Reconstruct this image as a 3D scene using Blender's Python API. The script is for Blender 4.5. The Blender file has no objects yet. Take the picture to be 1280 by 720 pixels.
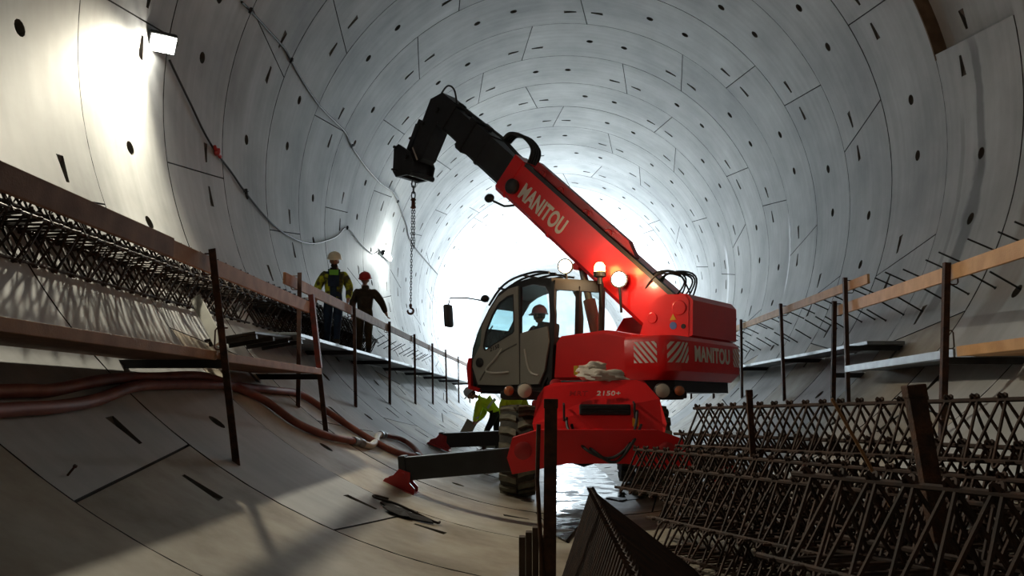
import bpy, bmesh, math, random
from mathutils import Vector, Matrix, Euler
random.seed(7)
sc = bpy.context.scene
col = sc.collection
PI = math.pi
R = 5.71            # inner radius of the tunnel, axis at x = 0, z = R, running along y
RAD = math.radians

# ------------------------------------------------------------------ camera
cam = bpy.data.objects.new('camera', bpy.data.cameras.new('camera'))
col.objects.link(cam)
cam.location = (-0.545, 0.0, 1.38)
cam.rotation_euler = (PI / 2 + 0.137, 0.0, 0.0395)
cam.data.sensor_width = 36.0
cam.data.lens = 1050.0 / 1280.0 * 36.0
cam.data.clip_start = 0.05
cam.data.clip_end = 300
sc.camera = cam

# ------------------------------------------------------------------ world, exposure, lights
w = bpy.data.worlds.new('world'); sc.world = w
w.use_nodes = True
w.node_tree.nodes['Background'].inputs[0].default_value = (0.35, 0.4, 0.45, 1)
w.node_tree.nodes['Background'].inputs[1].default_value = 0.004
sc.view_settings.view_transform = 'Standard'
sc.view_settings.look = 'None'
sc.view_settings.gamma = 1.0
sc.view_settings.use_curve_mapping = False
sc.view_settings.exposure = 0.05

def light(name, kind, loc, energy, color, size=0.3, rot=None, spot=None, target=None, size_y=None, blend=0.6):
    d = bpy.data.lights.new(name, kind)
    d.energy = energy; d.color = color
    if kind == 'AREA':
        d.size = size
        if size_y: d.shape = 'RECTANGLE'; d.size_y = size_y
    else:
        d.shadow_soft_size = size
    if spot: d.spot_size = spot; d.spot_blend = blend
    o = bpy.data.objects.new(name, d); col.objects.link(o); o.location = loc
    if rot: o.rotation_euler = rot
    if target is not None:
        o.rotation_euler = (Vector(target) - Vector(loc)).to_track_quat('-Z', 'Y').to_euler()
    return o

def wall(ang, y, off=0.0):
    """point on the lining; ang in degrees from the invert, positive to the right; off = distance off the wall"""
    a = RAD(ang); r = R - off
    return Vector((r * math.sin(a), y, R - r * math.cos(a)))

# flood lights of the working area far down the tunnel, behind the machine
COLD = (0.79, 0.91, 1.0)
FAR = [((0, 31.0, 8.0), (0, 56, 4.5), 900), ((-3.2, 40.0, 6.6), (1.0, 60, 4.5), 9000), ((3.2, 40.0, 6.6), (-1.0, 60, 4.5), 9000), ((0, 50.0, 8.5), (0, 70, 5), 20000)]
for p, q, e in FAR:
    light('far_flood', 'SPOT', p, e, COLD, 0.3, spot=RAD(178), target=q, blend=1.0)
light('far_back_light', 'POINT', (0.2, 44.0, 5.2), 3300, COLD, 0.4)
# floodlight on the left wall above the near walkway (shines back towards the photographer),
# a lamp further on, and an added unseen fill lamp behind
FLOOD = dict(ang=-93.6, y=10.30, energy=1400, color=(1.0, 0.92, 0.72), target=(-2.0, 5.2, 0.0))
LAMPS = [(-93.5, 26.2, 190, (0.95, 1.0, 0.95)), (-95.0, -5.2, 22, (1.0, 0.78, 0.52))]

# ------------------------------------------------------------------ materials
def nodes_of(m):
    m.use_nodes = True
    nt = m.node_tree
    return nt, nt.nodes, nt.links, nt.nodes['Principled BSDF']

MATS = {}
def mat(name, c, rough=0.6, metal=0.0, var=0.15, scale=6.0, bump=0.0, bscale=60.0, c2=None, spec=0.5, coat=0.0, detail=6.0, objrand=0.0, lo=0.35, hi=0.7):
    if name in MATS: return MATS[name]
    m = bpy.data.materials.new(name)
    nt, N, L, b = nodes_of(m)
    tc = N.new('ShaderNodeTexCoord')
    no = N.new('ShaderNodeTexNoise'); no.inputs['Scale'].default_value = scale; no.inputs['Detail'].default_value = detail
    L.new(tc.outputs['Object'], no.inputs['Vector'])
    ra = N.new('ShaderNodeValToRGB')
    ra.color_ramp.elements[0].position = lo; ra.color_ramp.elements[1].position = hi
    d = c2 if c2 else tuple(x * (1 - var) for x in c)
    ra.color_ramp.elements[0].color = (*d, 1); ra.color_ramp.elements[1].color = (*c, 1)
    L.new(no.outputs['Fac'], ra.inputs['Fac'])
    out = ra.outputs['Color']
    if objrand:
        oi = N.new('ShaderNodeObjectInfo')
        mr = N.new('ShaderNodeMapRange'); mr.inputs['To Min'].default_value = 1 - objrand; mr.inputs['To Max'].default_value = 1 + objrand
        L.new(oi.outputs['Random'], mr.inputs['Value'])
        mx = N.new('ShaderNodeMix'); mx.data_type = 'RGBA'; mx.blend_type = 'MULTIPLY'; mx.inputs['Factor'].default_value = 1
        L.new(out, mx.inputs['A']); L.new(mr.outputs['Result'], mx.inputs['B'])
        out = mx.outputs['Result']
    L.new(out, b.inputs['Base Color'])
    b.inputs['Roughness'].default_value = rough
    b.inputs['Metallic'].default_value = metal
    b.inputs['Specular IOR Level'].default_value = spec
    if coat: b.inputs['Coat Weight'].default_value = coat; b.inputs['Coat Roughness'].default_value = 0.12
    if bump:
        n2 = N.new('ShaderNodeTexNoise'); n2.inputs['Scale'].default_value = bscale
        L.new(tc.outputs['Object'], n2.inputs['Vector'])
        bu = N.new('ShaderNodeBump'); bu.inputs['Strength'].default_value = bump; bu.inputs['Distance'].default_value = 0.02
        L.new(n2.outputs['Fac'], bu.inputs['Height']); L.new(bu.outputs['Normal'], b.inputs['Normal'])
    MATS[name] = m
    return m

def emat(name, c, strength):
    m = bpy.data.materials.new(name)
    nt, N, L, b = nodes_of(m)
    b.inputs['Base Color'].default_value = (0.8, 0.8, 0.8, 1)
    b.inputs['Emission Color'].default_value = (*c, 1)
    b.inputs['Emission Strength'].default_value = strength
    MATS[name] = m
    return m

def concrete(name, base, dark, light_, rough, floor=False):
    """cast concrete: clouds, blotches, faint streaks round the ring, fine grain"""
    m = bpy.data.materials.new(name)
    nt, N, L, b = nodes_of(m)
    ge = N.new('ShaderNodeNewGeometry')
    n1 = N.new('ShaderNodeTexNoise'); n1.inputs['Scale'].default_value = 0.55 if not floor else 1.1; n1.inputs['Detail'].default_value = 7; n1.inputs['Roughness'].default_value = 0.6
    L.new(ge.outputs['Position'], n1.inputs['Vector'])
    r1 = N.new('ShaderNodeValToRGB')
    e = r1.color_ramp.elements
    e[0].position = 0.33; e[0].color = (*dark, 1); e[1].position = 0.68; e[1].color = (*light_, 1)
    x = e.new(0.5); x.color = (*base, 1)
    L.new(n1.outputs['Fac'], r1.inputs['Fac'])
    # streaks that run down the wall round the ring
    mp = N.new('ShaderNodeMapping'); mp.inputs['Scale'].default_value = (0.35, 7.0, 0.35) if not floor else (1.2, 2.2, 1.2)
    L.new(ge.outputs['Position'], mp.inputs['Vector'])
    n2 = N.new('ShaderNodeTexNoise'); n2.inputs['Scale'].default_value = 1.0; n2.inputs['Detail'].default_value = 5
    L.new(mp.outputs['Vector'], n2.inputs['Vector'])
    r2 = N.new('ShaderNodeMapRange'); r2.inputs['From Min'].default_value = 0.3; r2.inputs['From Max'].default_value = 0.75
    r2.inputs['To Min'].default_value = 0.88; r2.inputs['To Max'].default_value = 1.06
    L.new(n2.outputs['Fac'], r2.inputs['Value'])
    mx = N.new('ShaderNodeMix'); mx.data_type = 'RGBA'; mx.blend_type = 'MULTIPLY'; mx.inputs['Factor'].default_value = 1.0
    L.new(r1.outputs['Color'], mx.inputs['A']); L.new(r2.outputs['Result'], mx.inputs['B'])
    oi = N.new('ShaderNodeObjectInfo')
    r3 = N.new('ShaderNodeMapRange'); r3.inputs['To Min'].default_value = 0.9; r3.inputs['To Max'].default_value = 1.08
    L.new(oi.outputs['Random'], r3.inputs['Value'])
    m2 = N.new('ShaderNodeMix'); m2.data_type = 'RGBA'; m2.blend_type = 'MULTIPLY'; m2.inputs['Factor'].default_value = 1.0
    L.new(mx.outputs['Result'], m2.inputs['A']); L.new(r3.outputs['Result'], m2.inputs['B'])
    colr = m2.outputs['Result']
    if not floor:
        sp = N.new('ShaderNodeSeparateXYZ'); L.new(ge.outputs['Position'], sp.inputs['Vector'])
        def math_(op, a, b_=None):
            n = N.new('ShaderNodeMath'); n.operation = op; n.use_clamp = False
            for i, q in enumerate((a, b_)):
                if q is None: continue
                if isinstance(q, (int, float)): n.inputs[i].default_value = q
                else: L.new(q, n.inputs[i])
            return n.outputs[0]
        def rng(v, a, b_, c, d):
            n = N.new('ShaderNodeMapRange'); n.interpolation_type = 'SMOOTHSTEP'
            for k, q in zip(('From Min', 'From Max', 'To Min', 'To Max'), (a, b_, c, d)): n.inputs[k].default_value = q
            L.new(v, n.inputs['Value']); return n.outputs['Result']
        wn = N.new('ShaderNodeTexNoise'); wn.inputs['Scale'].default_value = 1.3; wn.inputs['Detail'].default_value = 4
        L.new(ge.outputs['Position'], wn.inputs['Vector'])
        wob = math_('MULTIPLY', math_('SUBTRACT', wn.outputs['Fac'], .5), .7)
        # (y, half width, z from, z to, side, amount, colour): damp, rusty and brown runs down the wall, pale runs
        for yy, hw, z0, z1, side_, amt, cc in ((11.85, .17, 2.6, 4.9, 1, .62, (.06, .06, .058)), (11.80, .09, 4.6, 6.6, 1, .6, (.07, .07, .066)), (12.35, .05, 2.6, 5.6, 1, .35, (.10, .095, .085)),
                                               (10.15, .30, 2.2, 7.2, 1, .45, (.17, .105, .06)), (9.2, .5, 2.5, 9.0, 1, .22, (.20, .15, .10)), (28.6, .12, 4.6, 6.6, 1, .8, (.95, .97, 1.0)), (21.3, .06, 4.2, 6.0, 1, .8, (.95, .97, 1.0)),
                                               (8.4, .7, 4.5, 9.0, -1, .25, (.21, .16, .115)), (13.0, .6, 6.0, 9.0, -1, .25, (.20, .17, .14))):
            dy = math_('ABSOLUTE', math_('SUBTRACT', math_('ADD', sp.outputs['Y'], math_('MULTIPLY', wob, min(1.0, hw * 4))), yy))
            k = math_('MULTIPLY', rng(dy, hw * .75, hw * 1.25 + .02, 1, 0), math_('MULTIPLY', rng(sp.outputs['Z'], z0 - .2, z0 + .3, 0, 1), rng(sp.outputs['Z'], z1 - .3, z1 + .3, 1, 0)))
            k = math_('MULTIPLY', math_('MULTIPLY', k, amt), rng(math_('MULTIPLY', sp.outputs['X'], side_), 2.0, 2.2, 0, 1))
            q = N.new('ShaderNodeMix'); q.data_type = 'RGBA'; q.blend_type = 'MIX'
            L.new(k, q.inputs['Factor']); L.new(colr, q.inputs['A']); q.inputs['B'].default_value = (*cc, 1)
            colr = q.outputs['Result']
    L.new(colr, b.inputs['Base Color'])
    r4 = N.new('ShaderNodeMapRange'); r4.inputs['From Min'].default_value = 0.35; r4.inputs['From Max'].default_value = 0.7
    r4.inputs['To Min'].default_value = rough - 0.01; r4.inputs['To Max'].default_value = rough + 0.02
    b.inputs['Specular IOR Level'].default_value = 0.35
    L.new(n2.outputs['Fac'], r4.inputs['Value']); L.new(r4.outputs['Result'], b.inputs['Roughness'])
    n5 = N.new('ShaderNodeTexNoise'); n5.inputs['Scale'].default_value = 22; n5.inputs['Detail'].default_value = 8
    L.new(ge.outputs['Position'], n5.inputs['Vector'])
    bu = N.new('ShaderNodeBump'); bu.inputs['Strength'].default_value = 0.02 if not floor else 0.06; bu.inputs['Distance'].default_value = 0.02
    L.new(n5.outputs['Fac'], bu.inputs['Height']); L.new(bu.outputs['Normal'], b.inputs['Normal'])
    MATS[name] = m
    return m

M_CON = concrete('concrete', (0.44, 0.45, 0.45), (0.34, 0.35, 0.355), (0.54, 0.55, 0.55), 0.66)
M_FLOOR = concrete('trodden_concrete', (0.34, 0.30, 0.235), (0.20, 0.17, 0.125), (0.46, 0.43, 0.36), 0.6, True)
M_POCK = mat('pocket_shade', (0.14, 0.13, 0.115), 0.9)  # shade inside the bolt pockets and sockets, put into the colour
M_GROUT = mat('grout', (0.05, 0.05, 0.05), 0.95)
M_RUST = mat('rusty_steel', (0.10, 0.040, 0.018), 0.75, 0.3, c2=(0.035, 0.018, 0.012), scale=14, bump=0.3)
M_BAR = mat('rusty_bar', (0.062, 0.027, 0.015), 0.75, 0.2, c2=(0.022, 0.013, 0.010), scale=8)
M_DBAR = mat('dark_bar', (0.045, 0.028, 0.02), 0.65, 0.4, c2=(0.018, 0.014, 0.012), scale=8)
M_POST = mat('post_steel', (0.13, 0.06, 0.04), 0.65, 0.4, c2=(0.05, 0.03, 0.022), scale=7)
M_STEEL = mat('grey_steel', (0.30, 0.33, 0.35), 0.45, 0.7, var=0.3, scale=5)
M_DSTEEL = mat('dark_steel', (0.05, 0.052, 0.055), 0.5, 0.6, var=0.4, scale=8)
M_WOOD = mat('plank_wood', (0.42, 0.21, 0.10), 0.7, c2=(0.26, 0.12, 0.055), scale=5, bump=0.15, detail=10)
M_WOOD2 = mat('pale_plank_wood', (0.74, 0.43, 0.20), 0.7, c2=(0.56, 0.30, 0.13), scale=4, bump=0.15, detail=10)
M_WOOD3 = mat('weathered_plank_wood', (0.25, 0.13, 0.075), 0.75, c2=(0.15, 0.075, 0.045), scale=5, bump=0.15)
M_BOARD = mat('grey_board', (0.34, 0.34, 0.30), 0.7, var=0.25, scale=5)
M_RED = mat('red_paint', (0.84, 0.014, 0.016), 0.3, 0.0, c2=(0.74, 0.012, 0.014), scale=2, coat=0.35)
M_DRED = mat('shaded_red_paint', (0.50, 0.012, 0.014), 0.4, 0.0, c2=(0.38, 0.01, 0.012), scale=3, coat=0.2)  # darker copy of the red paint, with shade put into its colour
M_BLACK = mat('black_paint', (0.018, 0.018, 0.02), 0.45, 0.0, c2=(0.010, 0.010, 0.011), scale=6)
M_RUB = mat('tyre_rubber', (0.075, 0.07, 0.055), 0.85, c2=(0.04, 0.038, 0.032), scale=10, bump=0.2)
M_LUG = mat('muddy_rubber', (0.25, 0.24, 0.18), 0.9, c2=(0.14, 0.135, 0.10), scale=9)
M_HOSE = mat('black_hose', (0.02, 0.02, 0.02), 0.4, var=0.3)
M_CAB = mat('cab_grey', (0.33, 0.32, 0.27), 0.4, c2=(0.27, 0.26, 0.22), scale=2)
M_CABL = mat('cab_pale_trim', (0.62, 0.60, 0.53), 0.4)
M_WHITE = mat('white_print', (0.80, 0.78, 0.72), 0.5, var=0.05)
M_CLOTH = mat('white_cloth', (0.62, 0.56, 0.48), 0.9, c2=(0.48, 0.42, 0.36), scale=9, bump=0.4, bscale=18)
M_YEL = mat('yellow_print', (0.7, 0.5, 0.03), 0.5)
M_BLUE = mat('blue_print', (0.10, 0.25, 0.7), 0.5)

def glass(name, tint, rough=0.03, opacity=0.12):
    m = bpy.data.materials.new(name)
    nt, N, L, b = nodes_of(m)
    out = N['Material Output']
    tr = N.new('ShaderNodeBsdfTransparent'); tr.inputs['Color'].default_value = (*tint, 1)
    gl = N.new('ShaderNodeBsdfGlossy'); gl.inputs['Roughness'].default_value = rough
    fr = N.new('ShaderNodeFresnel'); fr.inputs['IOR'].default_value = 1.45
    no = N.new('ShaderNodeTexNoise'); no.inputs['Scale'].default_value = 3.0
    df = N.new('ShaderNodeBsdfDiffuse'); df.inputs['Color'].default_value = (0.55, 0.6, 0.6, 1)
    mr = N.new('ShaderNodeMapRange'); mr.inputs['To Min'].default_value = 0.0; mr.inputs['To Max'].default_value = opacity
    L.new(no.outputs['Fac'], mr.inputs['Value'])
    m1 = N.new('ShaderNodeMixShader'); L.new(mr.outputs['Result'], m1.inputs['Fac']); L.new(tr.outputs['BSDF'], m1.inputs[1]); L.new(df.outputs['BSDF'], m1.inputs[2])
    m2 = N.new('ShaderNodeMixShader'); L.new(fr.outputs['Fac'], m2.inputs['Fac']); L.new(m1.outputs['Shader'], m2.inputs[1]); L.new(gl.outputs['BSDF'], m2.inputs[2])
    L.new(m2.outputs['Shader'], out.inputs['Surface'])
    MATS[name] = m
    return m
M_GLASS = glass('cab_glass', (0.80, 0.95, 0.97))

# ------------------------------------------------------------------ mesh helpers
class MB:
    def __init__(s): s.v = []; s.f = []; s.m = []
    def add(s, vs, fs, mi=0):
        o = len(s.v); s.v.extend([tuple(p) for p in vs])
        for f in fs: s.f.append([i + o for i in f]); s.m.append(mi)
        return s
    def box(s, c, size, rot=None, mi=0, bev=0.0):
        x, y, z = (k / 2 for k in size)
        if bev > 0:
            b = min(bev, x * .9, y * .9, z * .9)
            bm = bmesh.new(); bmesh.ops.create_cube(bm, size=1.0)
            for q in bm.verts: q.co = Vector((q.co.x * 2 * x, q.co.y * 2 * y, q.co.z * 2 * z))
            bmesh.ops.bevel(bm, geom=bm.edges[:], offset=b, segments=2, affect='EDGES', profile=0.6)
            bm.verts.index_update()
            P = [q.co.copy() for q in bm.verts]; F = [[q.index for q in f.verts] for f in bm.faces]; bm.free()
        else:
            P = [Vector((a * x, b_ * y, d * z)) for a in (-1, 1) for b_ in (-1, 1) for d in (-1, 1)]
            F = [(0, 1, 3, 2), (4, 6, 7, 5), (0, 4, 5, 1), (2, 3, 7, 6), (0, 2, 6, 4), (1, 5, 7, 3)]
        if rot is not None:
            if not isinstance(rot, Matrix): rot = Euler(rot).to_matrix()
            P = [rot @ p for p in P]
        c = Vector(c)
        return s.add([p + c for p in P], F, mi)
    def beam(s, a, b, wd, ht, up=(0, 0, 1), mi=0, bev=0.0):
        a = Vector(a); b = Vector(b); d = b - a; L = d.length; y = d.normalized()
        x = y.cross(Vector(up))
        if x.length < 1e-5: x = y.cross(Vector((1, 0, 0)))
        x.normalize(); z = x.cross(y)
        M = Matrix((x, y, z)).transposed()
        return s.box((a + b) / 2, (wd, L, ht), M, mi, bev)
    def tube(s, pts, r, n=8, mi=0, cap=True, closed=False):
        pts = [Vector(p) for p in pts]; N = len(pts)
        rs = r if isinstance(r, (list, tuple)) else [r] * N
        vs = []; fs = []; prev = None
        for i, p in enumerate(pts):
            if closed: t = pts[(i + 1) % N] - pts[i - 1]
            else: t = pts[min(i + 1, N - 1)] - pts[max(i - 1, 0)]
            if t.length < 1e-9: t = Vector((0, 0, 1))
            t.normalize()
            if prev is None:
                k = Vector((0, 0, 1)) if abs(t.z) < 0.9 else Vector((1, 0, 0))
                x = t.cross(k).normalized()
            else:
                x = prev - t * prev.dot(t)
                if x.length < 1e-6: x = t.orthogonal()
                x.normalize()
            prev = x; y = t.cross(x)
            for j in range(n):
                a = 2 * PI * j / n
                vs.append(p + (x * math.cos(a) + y * math.sin(a)) * rs[i])
        for i in range(N if closed else N - 1):
            i2 = (i + 1) % N
            for j in range(n):
                fs.append((i * n + j, i * n + (j + 1) % n, i2 * n + (j + 1) % n, i2 * n + j))
        if cap and not closed:
            fs.append(tuple(range(n - 1, -1, -1))); fs.append(tuple((N - 1) * n + j for j in range(n)))
        return s.add(vs, fs, mi)
    def cyl(s, a, b, r, n=16, mi=0): return s.tube([a, b], r, n, mi)
    def lathe(s, prof, c, axis=(0, 0, 1), n=24, mi=0):
        """prof: list of (radius, height along axis)"""
        ax = Vector(axis).normalized(); x = ax.orthogonal().normalized(); y = ax.cross(x); c = Vector(c)
        vs = []; fs = []
        for (r, h) in prof:
            for j in range(n):
                a = 2 * PI * j / n
                vs.append(c + ax * h + (x * math.cos(a) + y * math.sin(a)) * r)
        for i in range(len(prof) - 1):
            for j in range(n):
                fs.append((i * n + j, i * n + (j + 1) % n, (i + 1) * n + (j + 1) % n, (i + 1) * n + j))
        fs.append(tuple(range(n - 1, -1, -1))); fs.append(tuple((len(prof) - 1) * n + j for j in range(n)))
        return s.add(vs, fs, mi)
    def prism(s, poly, fn, t0, t1, mi=0):
        """poly: (a,b) outline; fn(a,b,t) -> point; extruded from t0 to t1"""
        n = len(poly)
        vs = [fn(a, b, t0) for a, b in poly] + [fn(a, b, t1) for a, b in poly]
        fs = [tuple(range(n)), tuple(range(2 * n - 1, n - 1, -1))]
        fs += [(i, i + n, (i + 1) % n + n, (i + 1) % n) for i in range(n)]
        return s.add(vs, fs, mi)
    def ring(s, outer, inner, fn, t0, t1, mi=0):
        """frame between two outlines of the same point count, extruded"""
        n = len(outer)
        vs = [fn(a, b, t) for t in (t0, t1) for lp in (outer, inner) for a, b in lp]
        fs = []
        for i in range(n):
            j = (i + 1) % n
            fs += [(i, j, n + j, n + i), (2 * n + j, 2 * n + i, 3 * n + i, 3 * n + j), (i, 2 * n + i, 2 * n + j, j), (n + i, n + j, 3 * n + j, 3 * n + i)]
        return s.add(vs, fs, mi)
    def ellipsoid(s, c, rad, n=14, k=10, fn=None, mi=0):
        c = Vector(c); vs = []; fs = []
        for i in range(k + 1):
            ph = PI * i / k
            for j in range(n):
                a = 2 * PI * j / n
                d = Vector((math.sin(ph) * math.cos(a), math.sin(ph) * math.sin(a), math.cos(ph)))
                p = Vector((d.x * rad[0], d.y * rad[1], d.z * rad[2]))
                if fn: p = fn(p, d)
                vs.append(c + p)
        for i in range(k):
            for j in range(n):
                fs.append((i * n + j, (i + 1) * n + j, (i + 1) * n + (j + 1) % n, i * n + (j + 1) % n))
        return s.add(vs, fs, mi)
    def mesh(s, name, mats, smooth=False, fix=True):
        me = bpy.data.meshes.new(name)
        me.from_pydata(s.v, [], s.f)
        for m in (mats if isinstance(mats, (list, tuple)) else [mats]): me.materials.append(m)
        me.polygons.foreach_set('material_index', s.m)
        if fix:
            bm = bmesh.new(); bm.from_mesh(me); bmesh.ops.recalc_face_normals(bm, faces=bm.faces); bm.to_mesh(me); bm.free()
        if smooth:
            me.polygons.foreach_set('use_smooth', [True] * len(me.polygons))
            try: me.set_sharp_from_angle(angle=RAD(38))
            except Exception: pass
        me.update()
        return me
    def build(s, name, mats, parent=None, loc=(0, 0, 0), rot=(0, 0, 0), smooth=False, origin=None):
        if origin is not None:
            o = Vector(origin); s.v = [tuple(Vector(p) - o) for p in s.v]
        return link(name, s.mesh(name, mats, smooth), parent, loc, rot)

def link(name, me, parent=None, loc=(0, 0, 0), rot=(0, 0, 0)):
    o = bpy.data.objects.new(name, me); col.objects.link(o)
    o.location = loc; o.rotation_euler = rot
    if parent is not None: o.parent = parent
    return o

def tag(o, label=None, cat=None, group=None, kind=None):
    if label: o['label'] = label
    if cat: o['category'] = cat
    if group: o['group'] = group
    if kind: o['kind'] = kind
    return o

def thing(name, label, cat, loc=(0, 0, 0), rotz=0.0, group=None, rot=None):
    o = bpy.data.objects.new(name, None); col.objects.link(o)
    o.empty_display_size = 0.2
    o.location = loc; o.rotation_euler = rot if rot else (0, 0, rotz)
    return tag(o, label, cat, group)

def copy_tree(o, parent=None):
    c = o.copy(); col.objects.link(c)
    if parent is not None: c.parent = parent
    for ch in list(o.children): copy_tree(ch, c)
    return c

def smooth_path(pts, k=5):
    """Catmull-Rom"""
    P = [Vector(p) for p in pts]; out = []
    for i in range(len(P) - 1):
        p0 = P[max(i - 1, 0)]; p1 = P[i]; p2 = P[i + 1]; p3 = P[min(i + 2, len(P) - 1)]
        for j in range(k):
            t = j / k
            out.append(0.5 * ((2 * p1) + (p2 - p0) * t + (2 * p0 - 5 * p1 + 4 * p2 - p3) * t * t + (3 * p1 - p0 - 3 * p2 + p3) * t ** 3))
    out.append(P[-1])
    return out

def text_mesh(txt, size, extrude, offset=0.0, shear=0.0, sx=1.0):
    c = bpy.data.curves.new('lettering', 'FONT')
    c.body = txt; c.size = size; c.extrude = extrude; c.offset = offset; c.shear = shear
    c.align_x = 'CENTER'; c.align_y = 'CENTER'; c.space_character = 1.06
    o = bpy.data.objects.new('tmp', c); col.objects.link(o)
    dg = bpy.context.evaluated_depsgraph_get()
    me = bpy.data.meshes.new_from_object(o.evaluated_get(dg))
    bpy.data.objects.remove(o); bpy.data.curves.remove(c)
    me.name = 'lettering'
    for v in me.vertices: v.co.x *= sx
    return me

# ------------------------------------------------------------------ the tunnel lining
RW = 2.1
Y0 = 21.25 - 14 * RW          # first ring starts here (behind the photographer)
NR = 37
OFFS = {4.45: (11.2, 1, 1), 6.55: (24.5, -1, -1), 8.65: (40.0, 1, 1), 10.75: (9.5, 1, -1), 12.85: (25.3, 1, -1), 14.95: (10.0, -1, -1), 17.05: (25.2, 1, 1),
        19.15: (40.6, 1, 1), 21.25: (10.2, 1, 1), 23.35: (25.5, 1, 1), 25.45: (9.5, -1, -1), 27.55: (0.5, 1, 1), 29.65: (25.0, 1, 1), 31.75: (10.0, 1, 1), 33.85: (28.0, -1, -1)}

def segment_mesh(slo, shi):
    A = [-1, -.92, -.78, -.65, -.5, -.38, -.262, -.175, -.06, .06, .175, .262, .38, .5, .65, .78, .92, 1]
    T = [0, .2, .38, .4536, .5464, .645, .71, .86, 1]
    gap = 0.0105
    D = 0.25
    def P(a, t, dep=0.0):
        lo = -22.5 + slo * 1.75 * (2 * t - 1); hi = 22.5 + shi * 1.75 * (2 * t - 1)
        th = RAD(lo + (hi - lo) * (a + 1) / 2) - math.copysign(gap / R, a) * abs(a)
        y = t * RW
        if t == 0: y += gap
        if t == 1: y -= gap
        r = R + dep
        return Vector((r * math.sin(th), y, -r * math.cos(th)))
    mb = MB()
    na, ntt = len(A), len(T)
    grid = [P(a, t) for t in T for a in A]
    fs = []
    feats = []
    for j in range(ntt - 1):
        for i in range(na - 1):
            hole = (j == 3 and i in (6, 10))
            pocket = (j == 5 and i in (1, 15))
            if hole or pocket: feats.append((i, j, hole)); continue
            fs.append((j * na + i, j * na + i + 1, (j + 1) * na + i + 1, (j + 1) * na + i))
    mb.add(grid, fs, 0)
    for i, j, hole in feats:
        c = [P(A[i], T[j]), P(A[i + 1], T[j]), P(A[i + 1], T[j + 1]), P(A[i], T[j + 1])]
        am, tm = (A[i] + A[i + 1]) / 2, (T[j] + T[j + 1]) / 2
        if hole:
            ha, ht = (A[i + 1] - A[i]) / 2 * .92, (T[j + 1] - T[j]) / 2 * .92
            n = 12
            rim = [P(am + ha * math.cos(2 * PI * k / n + PI / n - PI * .75 ), tm + ht * math.sin(2 * PI * k / n + PI / n - PI * .75)) for k in range(n)]
            deep = [P(am + ha * math.cos(2 * PI * k / n + PI / n - PI * .75), tm + ht * math.sin(2 * PI * k / n + PI / n - PI * .75), 0.10) for k in range(n)]
            # corner k sits at angle -135+90k; rim points 3 per side
            vs = c + rim; f2 = []
            for q in range(4):
                a0 = 3 * q
                f2.append((q, 4 + a0 % n, 4 + (a0 - 1) % n))
                f2.append((q, (q + 1) % 4, 4 + (a0 + 2) % n, 4 + (a0 + 1) % n, 4 + a0 % n))
            mb.add(vs, f2, 0)
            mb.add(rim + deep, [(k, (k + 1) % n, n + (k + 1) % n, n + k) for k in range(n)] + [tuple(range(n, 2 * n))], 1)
        else:
            # wedge-shaped bolt pocket: wide and shallow at one end, narrow and deep at the other
            o = 1 if A[i] > 0 else -1
            a0, a1 = A[i], A[i + 1]
            if o < 0: a0, a1 = a1, a0      # a1 is the end next to the joint
            t0, t1 = T[j], T[j + 1]
            q = [(a0, t0 + .0), (a1, t0 + .018), (a1, t1 - .018), (a0, t1)]
            rim = [P(a, t) for a, t in q]
            deep = [P(q[0][0], q[0][1], .012), P(q[1][0], q[1][1], .13), P(q[2][0], q[2][1], .13), P(q[3][0], q[3][1], .012)]
            cor = [P(a0, t0), P(a1, t0), P(a1, t1), P(a0, t1)]
            mb.add(cor + rim, [(0, 1, 5), (2, 3, 6), (1, 2, 6, 5)], 0)
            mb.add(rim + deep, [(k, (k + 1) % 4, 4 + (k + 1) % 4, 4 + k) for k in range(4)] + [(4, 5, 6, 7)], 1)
    # edges of the segment going back into the joints
    per = [(a, 0) for a in A] + [(1, t) for t in T[1:]] + [(a, 1) for a in reversed(A[:-1])] + [(-1, t) for t in reversed(T[1:-1])]
    top = [P(a, t) for a, t in per]; bot = [P(a, t, D) for a, t in per]; n = len(per)
    mb.add(top + bot, [(k, (k + 1) % n, n + (k + 1) % n, n + k) for k in range(n)], 2)
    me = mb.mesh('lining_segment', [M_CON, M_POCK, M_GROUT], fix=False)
    bm = bmesh.new(); bm.from_mesh(me)
    bmesh.ops.remove_doubles(bm, verts=bm.verts, dist=1e-5)
    # normals towards the axis
    for f in bm.faces:
        cc = f.calc_center_median()
        ndir = Vector((-cc.x, 0, -cc.z)).normalized()
        if f.normal.dot(ndir) < -0.2: f.normal_flip()
    bm.to_mesh(me); bm.free()
    me.polygons.foreach_set('use_smooth', [True] * len(me.polygons))
    me.set_sharp_from_angle(angle=RAD(30))
    return me

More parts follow.
